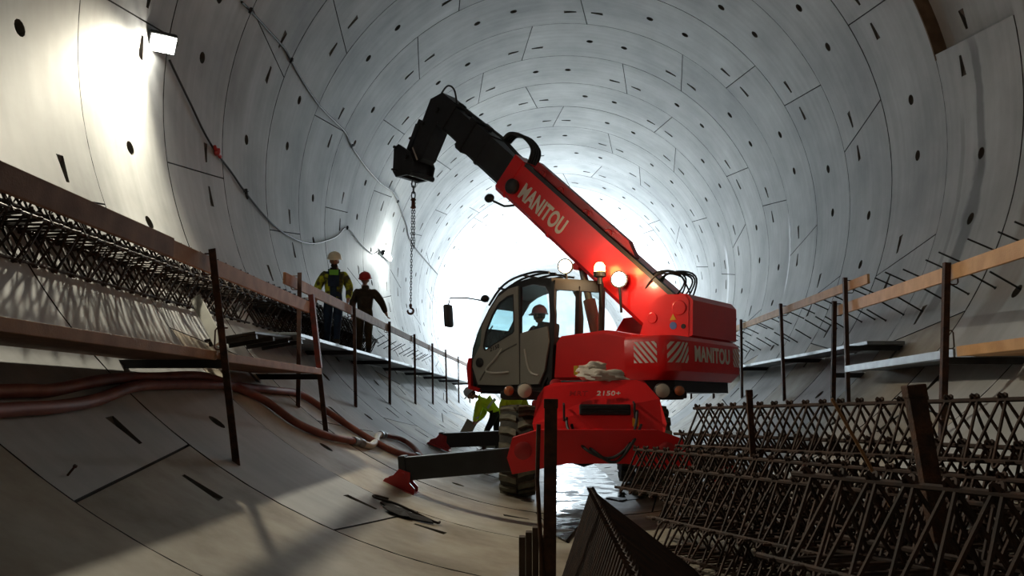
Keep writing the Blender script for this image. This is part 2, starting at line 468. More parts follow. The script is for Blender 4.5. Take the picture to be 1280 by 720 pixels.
lin = MB()
nseg = 64
yA, yB = Y0 - 0.3, Y0 + NR * RW + 0.3
vs = []; fs = []
for y in (yA, yB):
    for k in range(nseg):
        a = 2 * PI * k / nseg; vs.append((math.sin(a) * (R + .34), y, R - math.cos(a) * (R + .34)))
for k in range(nseg): fs.append((k, (k + 1) % nseg, nseg + (k + 1) % nseg, nseg + k))
lin.add(vs, fs)
lining = lin.build('wall_tunnel', M_GROUT); tag(lining, kind='structure')
lining['label'] = 'round tunnel lining of grey precast concrete segments'
SEG = {(i, j): segment_mesh(i, j) for i in (-1, 1) for j in (-1, 1)}
SEGF = {}
for k_ in SEG:
    m = SEG[k_].copy(); m.materials[0] = M_FLOOR; SEGF[k_] = m
rnd = random.Random(3)
def wrap(a):
    a %= 360
    return a - 360 if a > 180 else a
for i in range(NR):
    y = Y0 + i * RW
    key = min(OFFS, key=lambda k: abs(k - y))
    off, s_r, s_l = OFFS[key] if abs(key - y) < 0.1 else (rnd.choice([10, 25.3, 40.5]), rnd.choice([1, -1]), rnd.choice([1, -1]))
    ringd = rnd.uniform(-.004, .004)
    def slope(q):
        return (s_r if wrap(off + 45 * q) >= 0 else s_l) * (1 if q % 2 == 0 else -1)
    for q in range(8):
        mid = wrap(off + 22.5 + 45 * q)
        low = abs(mid) < 36
        me = (SEGF if low else SEG)[(slope(q), slope((q + 1) % 8))]
        e = 1 + (ringd + rnd.uniform(-.002, .002)) / R
        if abs(y - 10.75) < .1 and abs(mid - 122) < 2: e = 1 + .20 / R        # the set-back panel high on the right
        o = link('lining_segment', me, lining, (0, y, R), (0, -RAD(mid), 0))
        o.scale = (e, 1, e)
        if e > 1.02: o['label'] = 'set-back concrete panel high on the right wall'
# the far end: a closed working face
fw = MB(); fw.lathe([(R + .4, 0), (R + .4, .3)], (0, Y0 + NR * RW - .02, R), (0, 1, 0), 64)
tag(fw.build('wall_far', M_CON), 'closed far end of the tunnel', kind='structure')
nw = MB(); nw.lathe([(R + .4, 0), (R + .4, .3)], (0, Y0 - .28, R), (0, 1, 0), 64)
tag(nw.build('wall_near', M_CON), 'closed tunnel end behind the photographer', kind='structure')

# brown edge of the set-back panel
M_RUSTC = mat('rust_stained_concrete', (.20, .12, .07), .8, c2=(.12, .07, .04), scale=5)
mb = MB()
def edge_strip(mb, pts, d0, d1, th):
    """strip that follows (ang, y) points, from depth d0 to d1 behind the wall face"""
    n = len(pts); vs = []
    for a, y in pts:
        for d, dy in ((d0, 0), (d1, 0), (d1, th), (d0, th)): vs.append(wall(a, y + dy, -d))
    fs = [(4 * i + k, 4 * i + (k + 1) % 4, 4 * i + 4 + (k + 1) % 4, 4 * i + 4 + k) for i in range(n - 1) for k in range(4)]
    mb.add(vs, fs + [(0, 1, 2, 3), tuple(4 * n - 4 + k for k in range(4))])
edge_strip(mb, [(100.2 + 2.2 * k, 12.822) for k in range(20)], -.012, .23, .03)
tag(mb.build('trim_1', M_RUSTC), 'brown stained edge of the set-back panel high on the right', kind='structure')

# ------------------------------------------------------------------ puddle in the invert
def puddle(name, label, x0, x1, y0, y1, z, seed):
    rr = random.Random(seed); mb = MB(); n = 40; pts = []
    for k in range(n):
        a = 2 * PI * k / n
        q = 1 + .22 * math.sin(3 * a + seed) + .14 * math.sin(7 * a + 2 * seed) + rr.uniform(-.08, .08)
        pts.append(((x0 + x1) / 2 + (x1 - x0) / 2 * math.cos(a) * q, (y0 + y1) / 2 + (y1 - y0) / 2 * math.sin(a) * q))
    mb.prism(pts, lambda a, b, t: (a, b, t), z - .006, z)
    o = mb.build(name, M_WATER, origin=((x0 + x1) / 2, (y0 + y1) / 2, z)); o.location = ((x0 + x1) / 2, (y0 + y1) / 2, z)
    return tag(o, label, 'puddle')
M_WATER = mat('muddy_water', (0.05, 0.05, 0.05), 0.06, c2=(0.02, 0.02, 0.02), scale=1.5, spec=0.8)
nt, N_, L_, b_ = nodes_of(M_WATER)
_n = N_.new('ShaderNodeTexNoise'); _n.inputs['Scale'].default_value = 2.2; _n.inputs['Detail'].default_value = 6
_tc = N_.new('ShaderNodeTexCoord'); L_.new(_tc.outputs['Object'], _n.inputs['Vector'])
_r = N_.new('ShaderNodeMapRange'); _r.inputs['From Min'].default_value = .48; _r.inputs['From Max'].default_value = .58; _r.inputs['To Min'].default_value = .05; _r.inputs['To Max'].default_value = .6
L_.new(_n.outputs['Fac'], _r.inputs['Value']); L_.new(_r.outputs['Result'], b_.inputs['Roughness'])
_b = N_.new('ShaderNodeBump'); _b.inputs['Strength'].default_value = .08; _b.inputs['Distance'].default_value = .05
_n2 = N_.new('ShaderNodeTexNoise'); _n2.inputs['Scale'].default_value = 9; L_.new(_tc.outputs['Object'], _n2.inputs['Vector'])
L_.new(_n2.outputs['Fac'], _b.inputs['Height']); L_.new(_b.outputs['Normal'], b_.inputs['Normal'])
puddle('puddle', 'shiny muddy puddle on the tunnel floor under the red machine', -.60, .62, 9.6, 22.0, .036, 2)

# ------------------------------------------------------------------ lattice girders of bent rebar
def lace(mb, A, B, length, pitch, r, phase=0.0, over=0.03, n=5, y0=0.02):
    """one continuous bar bent to and fro between two chords (points A, B in x,z)"""
    A = Vector((A[0], 0, A[1])); B = Vector((B[0], 0, B[1])); d = (B - A); u = d.normalized()
    A2 = A - u * over; B2 = B + u * over; D = B2 - A2
    pts = []; k = int((length - 2 * y0) / pitch)
    for i in range(k):
        for t, q in ((0.0, .0), (.05, .012), (.10, .06), (.40, .94), (.45, .988), (.5, 1.0), (.55, .988), (.60, .94), (.90, .06), (.95, .012)):
            pts.append(A2 + D * q + Vector((0, y0 + (i + t + phase) * pitch, 0)))
    mb.tube(pts, r, n)

def girder(name, label, tri, length, pitch, rc, rl, loc, rot, mat_, cat='lattice girder', group=None, chordn=7, over=.03):
    t = thing(name, label, cat, loc, group=group, rot=rot)
    for p in tri:
        mb = MB(); mb.cyl((p[0], 0, p[1]), (p[0], length, p[1]), rc, chordn); mb.build('chord_bar', mat_, t, smooth=True)
    k = len(tri)
    for i in range(k):
        mb = MB(); lace(mb, tri[i], tri[(i + 1) % k], length, pitch, rl, phase=.5 * (i % 2), over=over); mb.build('lacing_bar', mat_, t, smooth=True)
    return t

# ------------------------------------------------------------------ walkways
def post(parent, a, b, mt, wd=.055):
    """angle-section stanchion from a (foot) to b (top), local to parent at a"""
    a = Vector(a); b = Vector(b)
    mb = MB()
    d = (b - a).normalized(); x = Vector((1, 0, 0)); x = (x - d * x.dot(d)).normalized(); y = d.cross(x)
    poly = [(-.5, -.5), (.5, -.5), (.5, -.34), (-.34, -.34), (-.34, .5), (-.5, .5)]
    mb.prism([(p * wd, q * wd) for p, q in poly], lambda p, q, t: a + x * p + y * q + d * t, -.02, (b - a).length)
    o = mb.build('stanchion_post', mt, None, origin=a); o.location = a
    return o

def hook(parent, p, side, mt=None):
    """bent bar welded to the post that holds the rail plank"""
    mb = MB()
    p = Vector(p); h = []
    for dx, dz in ((0, -.02), (side * .09, -.02), (side * .105, .0), (side * .105, .14), (side * .09, .16), (0, .16)):
        h.append(p + Vector((dx, 0.0, dz)))
    mb.tube(h, .007, 6)
    return mb.build('rail_hook', mt or M_POST, parent, origin=parent.location)

def plank(name, a, b, wd, ht, mt, label, cat='plank', group=None, up=(0, 0, 1), bev=.006):
    mb = MB(); a = Vector(a); b = Vector(b)
    mb.beam(a, b, wd, ht, up, bev=bev)
    o = mb.build(name, mt, origin=(a + b) / 2); o.location = (a + b) / 2
    return tag(o, label, cat, group)

# left side: posts (foot, top, deck bracket height)
LP = [((-3.07, 6.92, .895), (-3.36, 6.92, 2.68), 'rusty dark post nearest the camera on the left walkway', M_RUST, 1.71, 1),
      ((-3.20, 10.26, .985), (-3.45, 10.26, 2.72), 'second left post, painted red at its upper half, where the near rail ends', M_POST, 1.71, 1),
      ((-3.67, 10.63, 1.35), (-3.71, 10.63, 3.06), 'left post standing just behind the red-topped one, holding the upper rail end', M_POST, 2.22, 1),
      ((-3.66, 13.84, 1.34), (-3.73, 13.84, 3.04), 'left walkway post between the white-helmeted and red-helmeted workers', M_POST, 2.22, 1),
      ((-3.71, 17.16, 1.38), (-3.75, 17.16, 3.06), 'left walkway post that the red-helmeted worker rests a hand on', M_RUST, 2.22, 1),
      ((-3.71, 20.55, 1.38), (-3.76, 20.55, 3.08), 'first left walkway post beyond the red-helmeted worker', M_RUST, 2.22, 1),
      ((-3.71, 23.77, 1.37), (-3.75, 23.77, 3.08), 'second left walkway post beyond the red-helmeted worker', M_RUST, 2.22, 1),
      ((-3.74, 27.4, 1.40), (-3.80, 27.4, 3.14), 'third left walkway post beyond the red-helmeted worker', M_RUST, 2.22, 1),
      ((-3.76, 31.4, 1.41), (-3.80, 31.4, 3.14), 'fourth left walkway post beyond the red-helmeted worker', M_RUST, 2.22, 1),
      ((-3.76, 36.0, 1.41), (-3.80, 36.0, 3.14), 'farthest left walkway post, against the glare', M_RUST, 2.22, 1)]
RP = [((3.32, 8.47, 1.06), (3.48, 8.47, 2.78), 'rusty post nearest the camera on the right walkway', M_RUST, 1.80, -1),
      ((3.71, 12.74, 1.37), (3.81, 12.74, 2.91), 'right post where the near bright rail ends', M_RUST, 1.80, -1),
      ((3.70, 12.08, 1.37), (3.75, 12.08, 3.17), 'right post holding the near end of the farther rail', M_POST, 2.16, -1),
      ((3.79, 15.58, 1.45), (3.80, 15.58, 3.21), 'right walkway post halfway along the farther rail', M_POST, 2.16, -1),
      ((3.87, 19.23, 1.52), (3.91, 19.23, 3.28), 'right walkway post just right of the counterweight', M_POST, 2.16, -1),
      ((3.88, 22.5, 1.53), (3.92, 22.5, 3.28), 'right walkway post showing below the counterweight', M_POST, 2.16, -1),
      ((3.89, 26.0, 1.53), (3.92, 26.0, 3.28), 'farthest right walkway post, behind the boom base', M_POST, 2.16, -1)]
POSTS = []
def wall_x(z, side):          # where the lining is at height z
    return side * math.sqrt(max(R * R - (R - z) ** 2, 0))
for side, LST in ((-1, LP), (1, RP)):
    for i, (a, b, lab, m, bz, hs) in enumerate(LST):
        o = post(None, a, b, m, .06 if i < 2 else .055)
        tag(o, lab, 'post', 'stanchion posts of the %s walkway' % ('left' if side < 0 else 'right'))
        d = (Vector(b) - Vector(a)).normalized()
        top = Vector(b) - d * .20
        hk = hook(o, top + Vector((side * .01, 0, 0)), side)
        # bracket under the deck from the post to the wall
        f = (bz - a[2]) / (b[2] - a[2]); px = a[0] + (b[0] - a[0]) * f
        mb = MB(); mb.beam((px, a[1], bz), (wall_x(bz, side) + side * .03, a[1], bz), .05, .07)
        mb.build('deck_bracket', M_DSTEEL, o, origin=o.location)
        if i == 0:
            h2 = hook(o, Vector((px, a[1], bz + .14)), side)
        if side < 0 and i == 1:
            # red paint on the upper half
            mb = MB(); mid = Vector(a).lerp(Vector(b), .48)
            mb.beam(mid, Vector(b) + d * .004, .064, .064, (0, 1, 0)); mb.build('painted_sleeve', mat('faded_red_paint', (.24, .03, .025), .6, c2=(.10, .03, .025), scale=9), o, origin=o.location)
        POSTS.append(o)

# left decks: scaffold planks and steel fascia
def deck(prefix, x0, z, y0, y1, n, side, mt, labels, group, wd=.24, th=.05):
    for k in range(n):
        cx = x0 + side * (wd / 2 + .008 + k * (wd + .012))
        plank('deck_plank', (cx, y0 + .03 * (k % 2), z + .002 * k), (cx, y1 - .04 * (k % 2), z), wd, th, mt, labels[k], 'deck plank', group)
deck('l', -3.30, 1.775, 1.2, 10.22, 3, -1, M_WOOD3, ['outermost dark deck plank of the near left walkway', 'middle deck plank of the near left walkway', 'deck plank of the near left walkway lying against the concrete'], 'near left deck planks')
deck('l2', -3.785, 2.285, 10.9, 37.0, 3, -1, M_STEEL, ['outer grey deck board under the two workers', 'middle grey deck board the two workers walk on', 'inner grey deck board next to the rebar cages on the left'], 'far left deck boards', wd=.24)
plank('edge_plank', (-3.27, 1.2, 1.775), (-3.27, 6.84, 1.775), .035, .075, M_WOOD, 'orange-lit edge plank of the near left walkway, left of the nearest post', 'plank', 'left edge planks')
plank('edge_plank', (-3.275, 6.97, 1.77), (-3.275, 10.15, 1.77), .035, .075, M_WOOD, 'edge plank of the near left walkway between the first and second posts', 'plank', 'left edge planks')
# rails
plank('guard_rail', (-3.39, 1.2, 2.56), (-3.39, 6.2, 2.56), .04, .15, M_WOOD3, 'weathered brown guard rail plank at the far left edge of the picture', 'guard rail', 'left rails')
plank('guard_rail', (-3.42, 6.05, 2.565), (-3.45, 10.14, 2.555), .035, .14, M_WOOD, 'orange guard rail plank running from the nearest left post to the red-topped post', 'guard rail', 'left rails')
plank('guard_rail', (-3.78, 10.2, 2.93), (-3.79, 17.3, 2.93), .035, .145, M_WOOD, 'brown guard rail plank in front of the two workers', 'guard rail', 'left rails')
plank('guard_rail', (-3.81, 17.0, 2.95), (-3.83, 24.2, 2.96), .035, .13, M_WOOD3, 'guard rail plank just beyond the red-helmeted worker', 'guard rail', 'left rails')
plank('guard_rail', (-3.85, 23.9, 2.97), (-3.87, 37.0, 3.02), .035, .13, M_WOOD3, 'farthest guard rail plank on the left, near the glare', 'guard rail', 'left rails')
# a loose dark sheet and plank lying on the left wall behind the near deck
plank('loose_board', (-4.46, 9.19, 2.56), (-3.97, 8.70, 2.01), .12, .025, M_BOARD, 'pale board leaning on the wall behind the nearest left post', 'board', up=(-.6, 0, .8))
mb = MB(); mb.box((0, 0, 0), (.58, 2.0, .03), None, 0, .008)
for k in range(4): mb.box((0, -.9 + k * .6, -.04), (.54, .05, .05))
o = mb.build('steel_deck_panel', M_DSTEEL, loc=(-4.06, 10.2, 2.16), rot=(.04, -.16, 0)); tag(o, 'dark steel deck panel bridging the step between the two left decks', 'deck panel')

# right decks
deck('r', 3.50, 1.865, 2.6, 8.40, 2, 1, M_WOOD2, ['bright orange-lit outer deck plank at the right edge of the picture', 'inner deck plank of the near right walkway against the wall'], 'near right deck planks', wd=.3)
deck('r2', 3.70, 1.865, 8.5, 12.0, 2, 1, M_STEEL, ['outer grey steel deck board between the two nearest right posts', 'inner grey steel deck board between the two nearest right posts'], 'middle right deck boards', wd=.26)
deck('r3', 3.935, 2.225, 11.9, 30.0, 2, 1, M_STEEL, ['outer grey deck board of the farther right walkway', 'inner grey deck board of the farther right walkway'], 'far right deck boards', wd=.26)
plank('edge_plank', (3.47, 2.6, 1.875), (3.47, 8.35, 1.885), .03, .10, M_WOOD2, 'bright edge plank at the right picture edge', 'plank', 'right edge planks')
plank('edge_plank', (3.52, 8.53, 1.88), (3.66, 12.0, 1.86), .025, .09, M_STEEL, 'grey steel edge strip between the two nearest right posts', 'plank', 'right edge planks')
plank('guard_rail', (3.06, 2.6, 2.56), (3.865, 12.75, 2.77), .035, .15, M_WOOD2, 'bright orange-lit guard rail plank of the near right walkway', 'guard rail', 'right rails')
plank('guard_rail', (3.785, 11.3, 3.04), (3.985, 20.3, 3.15), .035, .13, M_WOOD2, 'pale guard rail plank of the farther right walkway', 'guard rail', 'right rails')
plank('guard_rail', (4.02, 20.1, 3.15), (4.0, 30.0, 3.16), .035, .13, M_WOOD2, 'farthest right guard rail plank, behind the counterweight', 'guard rail', 'right rails')
# loose rods lying on the right deck
for k, (x, y, a, l, lab) in enumerate([(3.72, 7.1, .12, 1.2, 'longer dark rod lying on the bright right deck'), (3.92, 7.5, -.2, .7, 'shorter dark rod lying on the bright right deck')]):
    mb = MB(); mb.cyl((0, -l / 2, 0), (0, l / 2, 0), .012, 8)
    tag(mb.build('loose_rod', M_DBAR, loc=(x, y, 1.905), rot=(0, 0, a)), lab, 'rod', 'rods on the right deck')

# dowels grouted into the right wall (two rows) and a short row on the left
dow = MB(); dow.cyl((0, 0, -.06), (0, 0, .40), .0125, 8); dow.lathe([(.02, 0), (.02, .012)], (0, 0, .0), n=8)
dme = dow.mesh('dowel_bar', M_DSTEEL, True)
def dowel(ang, y, lab, grp, l=1.0):
    p = wall(ang, y)
    o = link('dowel_bar', dme, None, p, (0, -RAD(ang), 0)); o.scale = (1, 1, l)
    return tag(o, lab, 'dowel', grp)
rr = random.Random(5)
yy = 7.6; k = 0
while yy < 27:
    for row, ang in enumerate((64.5, 58.5)):
        dowel(ang + rr.uniform(-.6, .6), yy + .22 * row + rr.uniform(-.05, .05), ('steel dowel in the upper row sticking out of the right wall' if row == 0 else 'steel dowel in the lower row sticking out of the right wall') + ' above the walkway', 'upper dowels of the right wall' if row == 0 else 'lower dowels of the right wall', rr.uniform(.85, 1.15))
    yy += .62 if yy < 16 else .8
for k in range(12):
    dowel(-60.5 + rr.uniform(-.6, .6), 21.2 + k * .8, 'steel dowel sticking out of the left wall beyond the red-helmeted worker', 'dowels of the left wall')

# rebar cages stacked against the left wall behind the rail
TRI = [(-.20, 0), (.20, 0), (0, .34)]
cages = [(-57.7, 3.2, 8.4, .0, .03, 'rebar cage against the left wall, lower one nearest the camera'),
         (-57.7, 11.75, 8.0, .0, .03, 'rebar cage on the left wall behind the white-helmeted worker, lower one'),
         (-59.2, 4.2, 7.4, PI, .38, 'rebar cage nested upside down in the nearest one at the left'),
         (-59.2, 12.1, 7.6, PI, .38, 'rebar cage nested upside down in the one behind the two workers')]
proto = None
for ang, y, ln, roll, off, lab in cages:
    p = wall(ang, y, off)
    g = girder('rebar_cage', lab, TRI, ln, .27, .015, .011, p, (0, -RAD(ang) + roll, 0), M_DBAR, 'rebar cage', 'rebar cages along the left wall')
    # stirrups, every half metre
    for q in range(int(ln / .5)):
        mb = MB(); yq = .2 + q * .5
        mb.tube([(-.22, yq, -.012), (.22, yq, -.012), (0, yq, .365)], .011, 5, closed=True); mb.build('stirrup', M_DBAR, g, smooth=True)

# hoses on the lower left
HA = [(-39.5, 2.6), (-41.2, 4.82), (-41.4, 5.32), (-42.4, 5.93), (-43.1, 6.47), (-43.6, 7.24), (-44.2, 8.19), (-43.2, 8.75), (-40.8, 9.37), (-36.7, 9.56), (-33.7, 10.07), (-31.8, 10.88)]
HB = [(-38.0, 2.6), (-39.5, 4.64), (-39.8, 5.23), (-40.5, 5.79), (-42.1, 6.53), (-42.6, 7.13), (-43.0, 8.28), (-42.9, 9.13), (-42.6, 10.14), (-42.0, 11.11), (-38.3, 11.47), (-34.6, 11.64), (-30.8, 11.76), (-27.9, 11.94), (-25.6, 12.6)]
M_REDH = mat('red_hose', (0.27, 0.085, 0.06), 0.6, c2=(0.17, 0.05, 0.04), scale=5)
M_WHH = mat('pale_hose', (0.62, 0.60, 0.53), 0.6)
def hose(name, pts, r, m, lab, off=None, cat='hose', ends=True):
    P = smooth_path([wall(a, y, off if off is not None else r + .005) for a, y in pts], 5)
    mb = MB(); mb.tube(P, r, 10)
    c = P[0]
    root = thing(name, lab, cat, c)
    mb.build('hose_tube', m, root, smooth=True, origin=c)
    if ends:
        for e, e2 in ((P[0], P[1]), (P[-1], P[-2])):
            d = (e - e2).normalized()
            m2 = MB(); m2.lathe([(r * 1.25, -.10), (r * 1.3, -.08), (r * 1.3, -.01), (r * 1.1, .0), (r * 1.1, .04)], e, d, 12); m2.build('coupling', M_STEEL, root, smooth=True, origin=c)
    return root
hose('hose', HA, .045, M_REDH, 'upper red hose running along the wall under the left walkway')
hose('hose', HB, .045, M_REDH, 'lower red hose snaking on towards the stabiliser foot')
hose('hose', [(-31.6, 10.95), (-30.5, 11.2), (-31.0, 11.8), (-32.1, 12.39), (-32.2, 12.75)], .045, M_WHH, 'short pale hose loop joining two red hoses')
hose('hose', [(-32.2, 12.85), (-30.5, 13.54), (-28.2, 13.52), (-25.4, 12.9), (-24.0, 12.6)], .040, M_REDH, 'short red hose curving down to the floor past the pale loop')

# cables on the left wall
M_CAB_ = mat('cable_black', (0.03, 0.03, 0.03), 0.5)
C1 = [(-110.4, 12.4), (-110.7, 12.73), (-111.7, 14.33), (-111.3, 14.86), (-110.6, 15.8), (-110.3, 16.92), (-110.7, 17.79), (-111.6, 19.16), (-110.7, 19.97), (-110.3, 21.44), (-110.9, 23.5), (-112.5, 25.21), (-111.9, 26.21), (-109.3, 28.51), (-106.0, 30.59), (-106, 38)]
C2 = [(-93.4, 10.79), (-92.2, 11.05), (-89.8, 11.57), (-87.3, 12.05), (-85.6, 12.51), (-84.1, 13.14), (-82.3, 13.73), (-80.3, 14.61), (-79.3, 15.49), (-79.8, 16.82), (-81.9, 18.14), (-87.3, 20.08), (-92.0, 21.21), (-91.1, 22.75), (-91.1, 24.5), (-93.2, 25.3)]
def cable(pts, r, lab, clips):
    root = hose('wall_cable', pts, r, M_CAB_, lab, off=.03, cat='cable', ends=False)
    for k, i in enumerate(clips):
        a, y = pts[i]; p = wall(a, y, .05)
        mb = MB(); mb.box((0, 0, 0), (.10, .035, .05), (0, -RAD(a), 0), 0, .006); mb.cyl(wall(a, y, -.02) - p, wall(a, y, .09) - p, .008, 6)
        o = mb.build('cable_clip', M_DSTEEL, root); o.location = p - root.location
    return root
cable(C1, .020, 'upper black cable strung along the left wall towards the glare', [1, 3, 8, 12])
c2 = cable(C2, .016, 'sagging black lamp cable looping along the left wall below the upper one', [6, 12])
p = wall(-85.6, 12.51, .05)
mb = MB(); mb.box((0, 0, 0), (.09, .12, .10), (0, 0, .3), 0, .02); mb.cyl((0, -.12, .05), (0, .12, -.05), .03, 10)
o = mb.build('plug_socket', mat('red_plastic', (.5, .02, .015), .4), c2); o['label'] = 'red cable plug'; o.location = p - c2.location

# batten lamps on the left wall
def batten(ang, y, energy, colr, lab, length=1.7, emi=60.0, pow_on=True):
    p = wall(ang, y, .10); q = Vector((math.cos(RAD(ang)), 0, math.sin(RAD(ang))))
    t = thing('batten_lamp', lab, 'lamp', p, rot=(0, -RAD(ang), 0), group='batten lamps of the left wall')
    mb = MB(); mb.box((0, 0, .0), (.16, length, .06), None, 0, .012)
    for s in (-1, 1): mb.box((0, s * length * .35, -.06), (.04, .06, .10))
    mb.build('housing', M_STEEL, t)
    mb = MB(); mb.prism([(-.07, .03), (-.055, .075), (.055, .075), (.07, .03)], lambda a, b, k: (a, k, b), -length / 2 + .03, length / 2 - .03)
    mb.build('diffuser', emat('lamp_diffuser', colr, emi), t)
    for s in (-1, 1):
        mb = MB(); mb.box((0, s * (length / 2 + .005), .03), (.17, .05, .11), None, 0, .01); mb.build('end_cap', M_DSTEEL, t)
    for k in (-1, 0, 1):
        light('batten_light', 'POINT', wall(ang, y + k * length * .33, .34), energy / 3, colr, .09)
    return t
for (a, y, e, c), lab in zip(LAMPS, ('far batten lamp on the left wall above the red-helmeted worker', 'added warm fill lamp on the left wall, unseen behind the photographer')):
    batten(a, y, e, c, lab, 1.2)
# floodlight above the near walkway
fp = wall(FLOOD['ang'], FLOOD['y'], .16)
fl = thing('floodlight', 'glaring floodlight mounted high on the left wall above the near walkway', 'lamp', fp)
aim = (Vector(FLOOD['target']) - fp).normalized()
Q = aim.to_track_quat('-Z', 'Y').to_matrix()
def fl_part(mb, name, m):
    mb.v = [tuple(Q @ Vector(p)) for p in mb.v]
    return mb.build(name, m, fl)
mb = MB(); mb.box((0, 0, .06), (.34, .26, .10), None, 0, .02)
for k in range(6): mb.box((-.14 + k * .056, 0, .13), (.012, .22, .06))
fl_part(mb, 'housing', M_DSTEEL)
mb = MB(); mb.box((0, 0, .0), (.30, .22, .014)); fl_part(mb, 'lens', emat('flood_glow', (1.0, .95, .82), 120))
mb = MB(); mb.tube([(-.19, 0, .06), (-.19, 0, .24), (.19, 0, .24), (.19, 0, .06)], .014, 6); fl_part(mb, 'yoke', M_STEEL)
mb = MB(); mb.cyl(wall(FLOOD['ang'], FLOOD['y'], -.03) - fp, Q @ Vector((0, 0, .24)), .02, 8); mb.build('bracket', M_STEEL, fl)
light('flood_beam', 'SPOT', fp + aim * .05, FLOOD['energy'], FLOOD['color'], .10, spot=RAD(132), target=FLOOD['target'], blend=1.0)

# ------------------------------------------------------------------ the rotating telehandler
TH = thing('telehandler', 'red rotating telehandler with raised boom standing on outriggers in the tunnel', 'telehandler', (0, 13.5, 0))
O = Vector((0, 13.5, 0))
TROT = RAD(145)
def cp(mb, name, m, parent=None, smooth=False):          # chassis part, built in world coordinates
    return mb.build(name, m, parent or TH, smooth=smooth, origin=O)
def tp(mb, name, m, parent=None, smooth=False):          # turret part, built in turret coordinates (u forward, v left, z up)
    if parent is None: return mb.build(name, m, TH, (.05, 0, 0), (0, 0, TROT), smooth)
    return mb.build(name, m, parent, smooth=smooth)
XZ = lambda a, b, t: Vector((a, t, b))
UZ = lambda a, b, t: Vector((a, t, b))

# chassis
mb = MB(); mb.box((0, 13.0, 1.02), (.95, 5.4, .5), None, 0, .04); mb.box((0, 13.5, 1.33), (1.5, 1.9, .22), None, 0, .05)
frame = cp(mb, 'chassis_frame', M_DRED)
mb = MB()
prof = [(-.44, 1.63), (.54, 1.67), (.66, 1.62), (.80, 1.44), (.86, 1.15), (.82, 1.0), (-.66, .98), (-.70, 1.15), (-.64, 1.46), (-.56, 1.58)]
def nose(a, b, t):
    k = (b - .98) / .69
    return Vector((a, t + (.30 * k * k if t < 10.4 else 0), b))
mb.prism(prof, nose, 9.92, 10.9)
nose_o = cp(mb, 'front_hood', M_RED)
def front_y(z): return 9.92 + .30 * ((z - .98) / .69) ** 2
mb = MB(); mb.box((.15, front_y(1.31) - .0, 1.31), (.60, .06, .13), (-.25, 0, 0), 0, .02); cp(mb, 'grille_slot', M_BLACK, nose_o)
mb = MB()
for k in range(4): mb.box((.15, front_y(1.31) - .035, 1.265 + k * .03), (.56, .012, .010), (-.25, 0, 0))
cp(mb, 'grille_bars', M_DSTEEL, nose_o)
mb = MB(); mb.box((.50, front_y(1.17) - .012, 1.17), (.07, .012, .10), (-.12, 0, 0)); cp(mb, 'warning_sticker', M_YEL, nose_o)
for dx, hz in ((-.30, 1.28), (.52, 1.30)):
    mb = MB(); mb.tube([(dx - .03, front_y(hz) + .02, hz - .1), (dx - .03, front_y(hz) - .07, hz - .08), (dx - .03, front_y(hz) - .07, hz + .08), (dx - .03, front_y(hz) + .05, hz + .1)], .014, 8)
    cp(mb, 'grab_handle', M_DSTEEL, nose_o, True)
for (pts) in ([(-.30, 9.93, 1.22), (-.28, 9.82, 1.08), (-.10, 9.53, .88), (.15, 9.52, .78), (.36, 9.53, .90), (.48, 9.76, 1.12), (.52, 9.93, 1.30)],
              [(-.24, 9.93, 1.14), (-.20, 9.80, 1.02), (.0, 9.52, .85), (.22, 9.51, .74), (.42, 9.53, .95), (.55, 9.80, 1.14)]):
    mb = MB(); mb.tube(smooth_path(pts, 5), .017, 8); cp(mb, 'hydraulic_hose', M_HOSE, nose_o, True)
mb = MB(); mb.lathe([(.075, 0), (.075, .03), (.05, .04)], (-.42, 10.22, 1.60), (0, -1, .4), 16); mb.lathe([(.075, 0), (.075, .03), (.05, .04)], (.60, 10.22, 1.58), (0, -1, .4), 16)
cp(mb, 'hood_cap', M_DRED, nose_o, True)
for txt, tx, m_ in (('MRT', -.16, M_DRED), ('2150+', .20, M_WHITE)):
    lm = text_mesh(txt, .088, .004, .001, 0.15, 1.2); lm.materials.append(m_)
    link('model_lettering', lm, nose_o, (tx, front_y(1.50) - .024 - 13.5, 1.50), (RAD(90) - .54, 0, 0))

